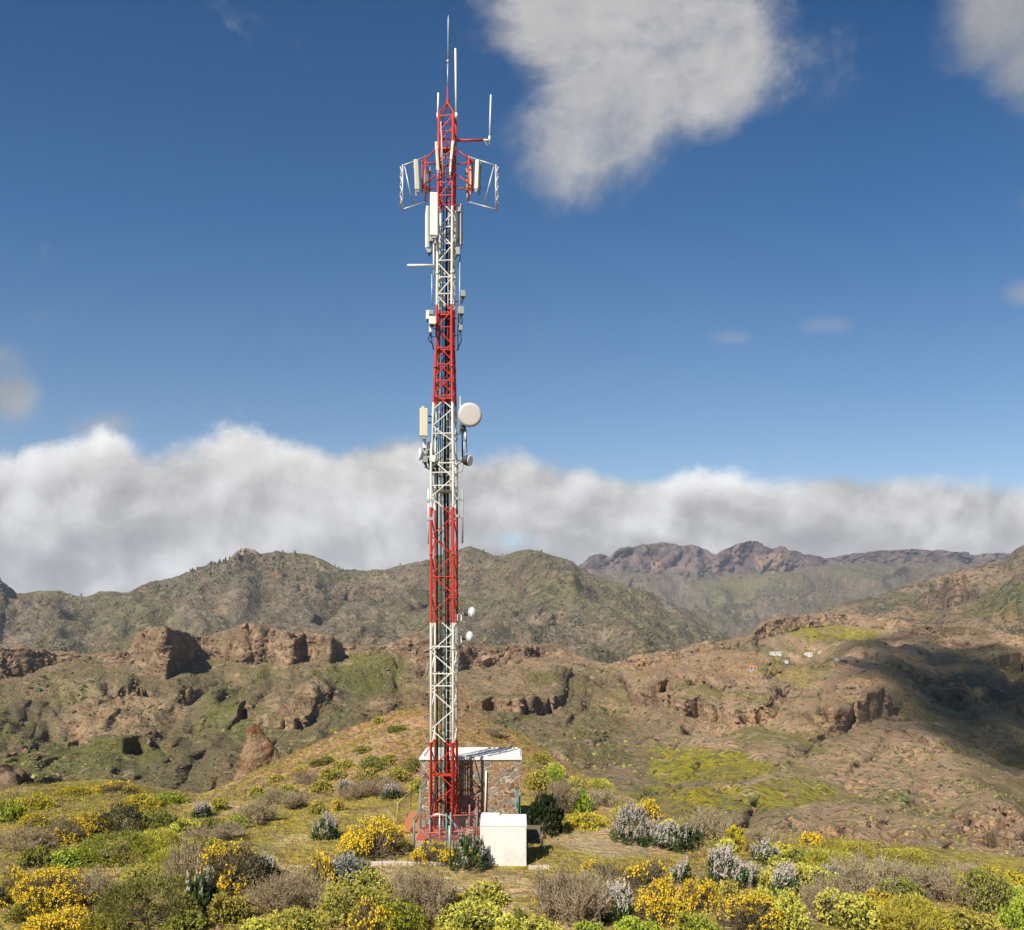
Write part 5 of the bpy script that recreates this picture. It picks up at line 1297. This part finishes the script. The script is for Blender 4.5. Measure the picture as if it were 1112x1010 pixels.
# clouds drifting over the valley, above the picture; their shadows lie on the slopes
def cloud(name, target, alt, size, seed, label, n=150, clear=.5):
    """a thin broken cumulus: many soft billows, through which part of the sun still falls"""
    t = Vector(target); c = np.array(t+SUN*((alt-t.z)/SUN.z)); r = np.random.default_rng(seed)
    q = r.normal(size=(n, 3))*np.array([.42, .42, .3]); rad = r.uniform(.07, .2, n)
    C = c+q*np.array(size); C[:, 0] += .3*(C[:, 1]-c[1]); V = []; Q = []
    k = 0
    nr, nc = 9, 14; th = np.linspace(0, math.pi, nr)[:, None]; a = np.linspace(0, 2*math.pi, nc+1)[None, :]
    d = np.stack([np.sin(th)*np.cos(a), np.sin(th)*np.sin(a), np.cos(th)+0*a], 2); g = grid_faces(nr, nc+1)[:, ::-1]
    for i in range(n):
        w = 1+.35*fbm(d[..., 0]*1.7+i*3, d[..., 1]*1.7, d[..., 2]*1.7, 3, seed)
        P = d*w[..., None]*rad[i]*min(size[0], size[1])*np.array([1.25, 1.25, .7])+C[i]; P[:, -1] = P[:, 0]
        V.append(P.reshape(-1, 3)); Q.append(g+k); k += nr*(nc+1)
    m = bpy.data.materials.new('cloud_body'); m.use_nodes = True; nt = m.node_tree; nt.nodes.clear(); nn = N(nt)
    o = nn.new('ShaderNodeOutputMaterial'); b = nn.new('ShaderNodeBsdfDiffuse'); b.inputs[0].default_value = (.9, .9, .9, 1)
    tr = nn.new('ShaderNodeBsdfTransparent'); mx = nn.new('ShaderNodeMixShader'); mx.inputs[0].default_value = 1-clear
    nt.links.new(tr.outputs[0], mx.inputs[1]); nt.links.new(b.outputs[0], mx.inputs[2]); nt.links.new(mx.outputs[0], o.inputs[0])
    ob = link(name, mesh_np(name, np.concatenate(V), np.concatenate(Q), True), m); tag(ob, label, 'cloud')
cloud('cloud', (428, 800, -60), 1250, (150, 420, 60), 5, 'white cumulus cloud shading the dark hillside at right', 420, .87)
HAZE = 3.2e-5; EXPOSURE = 0.95

# ------------------------------------------------------------------ sky, sun, camera
def build_world():
    w = bpy.data.worlds.new('World'); scene.world = w; w.use_nodes = True
    nt = w.node_tree; nt.nodes.clear(); n = N(nt)
    out = n.new('ShaderNodeOutputWorld'); bg = n.new('ShaderNodeBackground'); nt.links.new(bg.outputs[0], out.inputs[0])
    bg.inputs['Strength'].default_value = .064
    sky = n.new('ShaderNodeTexSky', sky_type='NISHITA'); sky.sun_disc = False
    sky.sun_elevation = SUN_EL; sky.sun_rotation = SUN_AZ; sky.altitude = 900; sky.air_density = 1.0; sky.dust_density = .4; sky.ozone_density = 2.2
    d = n.new('ShaderNodeTexCoord').outputs['Generated']
    sp = n.new('ShaderNodeSeparateXYZ'); n.put(sp.inputs[0], d); x, y, z = sp.outputs
    yy = n.m('MAXIMUM', n.m('ABSOLUTE', y), .06)
    u = n.m('DIVIDE', x, yy); v = n.m('DIVIDE', z, yy)
    cv = n.new('ShaderNodeCombineXYZ'); n.put(cv.inputs[0], u); n.put(cv.inputs[1], v); uv = cv.outputs[0]
    # polarised, deep upper sky
    hs = n.new('ShaderNodeHueSaturation'); hs.inputs['Saturation'].default_value = 1.1
    n.put(hs.inputs['Color'], sky.outputs[0])
    skyc = n.mix(1.0, hs.outputs[0], n.ramp(n.m('DIVIDE', v, .8, clamp=True), [(0, (1.06, .92, .80)), (.25, (.92, .90, .87)), (.42, (.70, .82, .86)), (.6, (.42, .70, .84)), (1, (.19, .50, .70))]), 'MULTIPLY')
    def el(px, py, rx, ry, amp=.75):
        a = n.m('DIVIDE', n.m('SUBTRACT', u, (px-CX)/F), rx/F); b = n.m('DIVIDE', n.m('SUBTRACT', v, (HY-py)/F), ry/F)
        r = n.m('SQRT', n.m('ADD', n.m('MULTIPLY', a, a), n.m('MULTIPLY', b, b)))
        return n.ss(r, 1.35, .0, 0, amp)
    nb = n.noise(uv, 6.5, 12, .6, .25); nw = n.noise(uv, 3.6, 14, .66, .35); nf = n.noise(uv, 18, 12, .68, .2)
    # cloud bank over the ridges
    pts = [(-400, 500), (-150, 470), (0, 493), (30, 488), (62, 482), (90, 478), (115, 472), (140, 480), (165, 486), (195, 482), (225, 478), (250, 470), (275, 468), (300, 478), (330, 482), (350, 488), (385, 482), (420, 472), (450, 474), (485, 492), (520, 496), (550, 492), (580, 503), (620, 509), (660, 514), (700, 515), (740, 508), (770, 504), (800, 510), (840, 517), (880, 520), (920, 516), (960, 517), (1000, 523), (1040, 524), (1112, 528), (1300, 505), (1500, 520)]
    fc = n.new('ShaderNodeFloatCurve'); c = fc.mapping.curves[0]
    U = lambda px: ((px-CX)/F+1.1)/2.2
    for i, (px, py) in enumerate(pts):
        q = (U(px), (HY-py)/F/.3)
        if i < 2: c.points[0 if i == 0 else 1].location = q if i == 0 else (1, q[1])
        if i >= 1: c.points.new(*q)
    fc.mapping.use_clip = False; fc.mapping.update()
    n.put(fc.inputs['Value'], n.m('DIVIDE', n.m('ADD', u, 1.1), 2.2, clamp=True))
    top = n.m('MULTIPLY', fc.outputs[0], .3)
    edge = n.m('ADD', n.m('SUBTRACT', top, v), n.m('ADD', n.m('MULTIPLY', n.m('SUBTRACT', nb, .5), .07), n.m('MULTIPLY', n.m('SUBTRACT', nf, .5), .036)))
    bank = n.ss(edge, -.008, .017)
    def field(es, lo, hi, k=1.5):
        s = es[0]
        for e in es[1:]: s = n.m('ADD', s, e)
        s = n.m('MINIMUM', s, 1.0)
        s = n.m('ADD', s, n.m('MULTIPLY', n.m('SUBTRACT', nw, .5), k)); s = n.m('ADD', s, n.m('MULTIPLY', n.m('SUBTRACT', nf, .5), .42))
        return n.ss(s, lo, hi)
    blue_gap = n.m('MULTIPLY', el(548, 588, 40, 12, 1.0), .9)
    high = field([el(705, 70, 150, 110, 1.1), el(635, 165, 100, 80, .95), el(765, 40, 100, 100, .9), el(600, 25, 110, 70, .75), el(690, -60, 220, 90, .9)], .2, 1.06, 2.2)
    side = field([el(1085, 40, 95, 75, .95), el(1110, 100, 45, 60, .5), el(1130, -40, 130, 80, .8), el(1112, 320, 36, 24, .75), el(12, 432, 44, 40, 1.0), el(2, 385, 40, 22, .5), el(112, 462, 70, 24, .6), el(1400, 200, 160, 90, .8), el(-300, 120, 160, 90, .8)], .24, 1.2, 1.5)
    wisp = n.m('MULTIPLY', field([el(886, 354, 48, 20, .9), el(797, 366, 40, 16, .75), el(895, 390, 22, 10, .35), el(880, 70, 80, 70, .25)], .2, .95, 2.4), .65)
    va = n.new('ShaderNodeVectorMath', operation='ADD'); n.put(va.inputs[0], uv); va.inputs[1].default_value = (-.012, .02, 0)
    lit = n.m('SUBTRACT', n.noise(uv, 6.5, 9, .52, .1), n.noise(va.outputs[0], 6.5, 9, .52, .1))
    # cloud colours: sunlit tops, grey bellies
    shade = n.m('ADD', n.m('MULTIPLY', nb, .75), n.m('MULTIPLY', nf, .25))
    rim = n.m('MULTIPLY', n.ss(edge, .06, .008), n.m('ADD', n.m('MULTIPLY', n.ss(n.noise(uv, 2.1, 3), .45, .65), .55), el(785, 512, 95, 40, 1.0)))
    lowdark = n.ss(v, .16, .06)
    bt = n.m('ADD', n.m('SUBTRACT', n.m('ADD', n.m('MULTIPLY', lit, .85), n.m('ADD', n.m('MULTIPLY', shade, .7), .15)), n.m('MULTIPLY', lowdark, .07)), n.m('MULTIPLY', rim, .26))
    bankc = n.ramp(bt, [(.3, (2.9, 2.82, 2.76)), (.44, (4.1, 4.0, 3.92)), (.54, (5.5, 5.4, 5.3)), (.8, (8.6, 8.6, 8.5))])
    highc = n.ramp(n.m('ADD', n.m('MULTIPLY', lit, .8), n.m('ADD', n.m('MULTIPLY', nw, .7), n.m('MULTIPLY', high, .3))), [(.3, (3.0, 3.05, 3.1)), (.8, (5.1, 4.95, 4.85))])
    c1 = n.mix(n.m('MULTIPLY', wisp, .8), skyc, (3.6, 3.7, 3.9, 1))
    c1 = n.mix(n.m('MULTIPLY', n.m('MAXIMUM', high, side), .93), c1, highc)
    c1 = n.mix(n.m('SUBTRACT', bank, n.m('MULTIPLY', blue_gap, n.ss(nb, .42, .55)), clamp=True), c1, bankc)
    n.put(bg.inputs['Color'], c1)
build_world()
hz = MB(); hz.add([(-7000, -400, -200), (7000, -400, -200), (7000, 9900, -200), (-7000, 9900, -200), (-7000, -400, 800), (7000, -400, 800), (7000, 9900, 800), (-7000, 9900, 800)], [(3, 2, 1, 0), (4, 5, 6, 7), (0, 1, 5, 4), (1, 2, 6, 5), (2, 3, 7, 6), (3, 0, 4, 7)])
hm = bpy.data.materials.new('air'); hm.use_nodes = True; hm.node_tree.nodes.clear()
ho = hm.node_tree.nodes.new('ShaderNodeOutputMaterial'); hv = hm.node_tree.nodes.new('ShaderNodeVolumePrincipled')
hv.inputs['Color'].default_value = (.72, .82, 1, 1); hv.inputs['Density'].default_value = HAZE
hm.node_tree.links.new(hv.outputs[0], ho.inputs['Volume'])
if HAZE: tag(hz.build('haze', hm), kind='stuff')

sd = bpy.data.lights.new('sun', 'SUN'); sd.energy = 4.2; sd.angle = math.radians(.53); sd.color = (1, .945, .86)
so = bpy.data.objects.new('sun', sd); COL.objects.link(so); so.rotation_euler = SUN.to_track_quat('Z', 'Y').to_euler()

cd = bpy.data.cameras.new('camera'); cam = bpy.data.objects.new('camera', cd); COL.objects.link(cam)
cam.location = (0, 0, EYE); cam.rotation_euler = (math.radians(90), 0, 0)
cd.sensor_fit = 'HORIZONTAL'; cd.sensor_width = 36; cd.lens = F/1112*36; cd.shift_y = (HY-505)/1112
cd.clip_start = .5; cd.clip_end = 40000
scene.camera = cam
scene.view_settings.view_transform = 'Standard'; scene.view_settings.look = 'None'; scene.view_settings.gamma = 1; scene.view_settings.exposure = EXPOSURE
scene.cycles.max_bounces = 6; scene.cycles.diffuse_bounces = 2; scene.cycles.transparent_max_bounces = 40
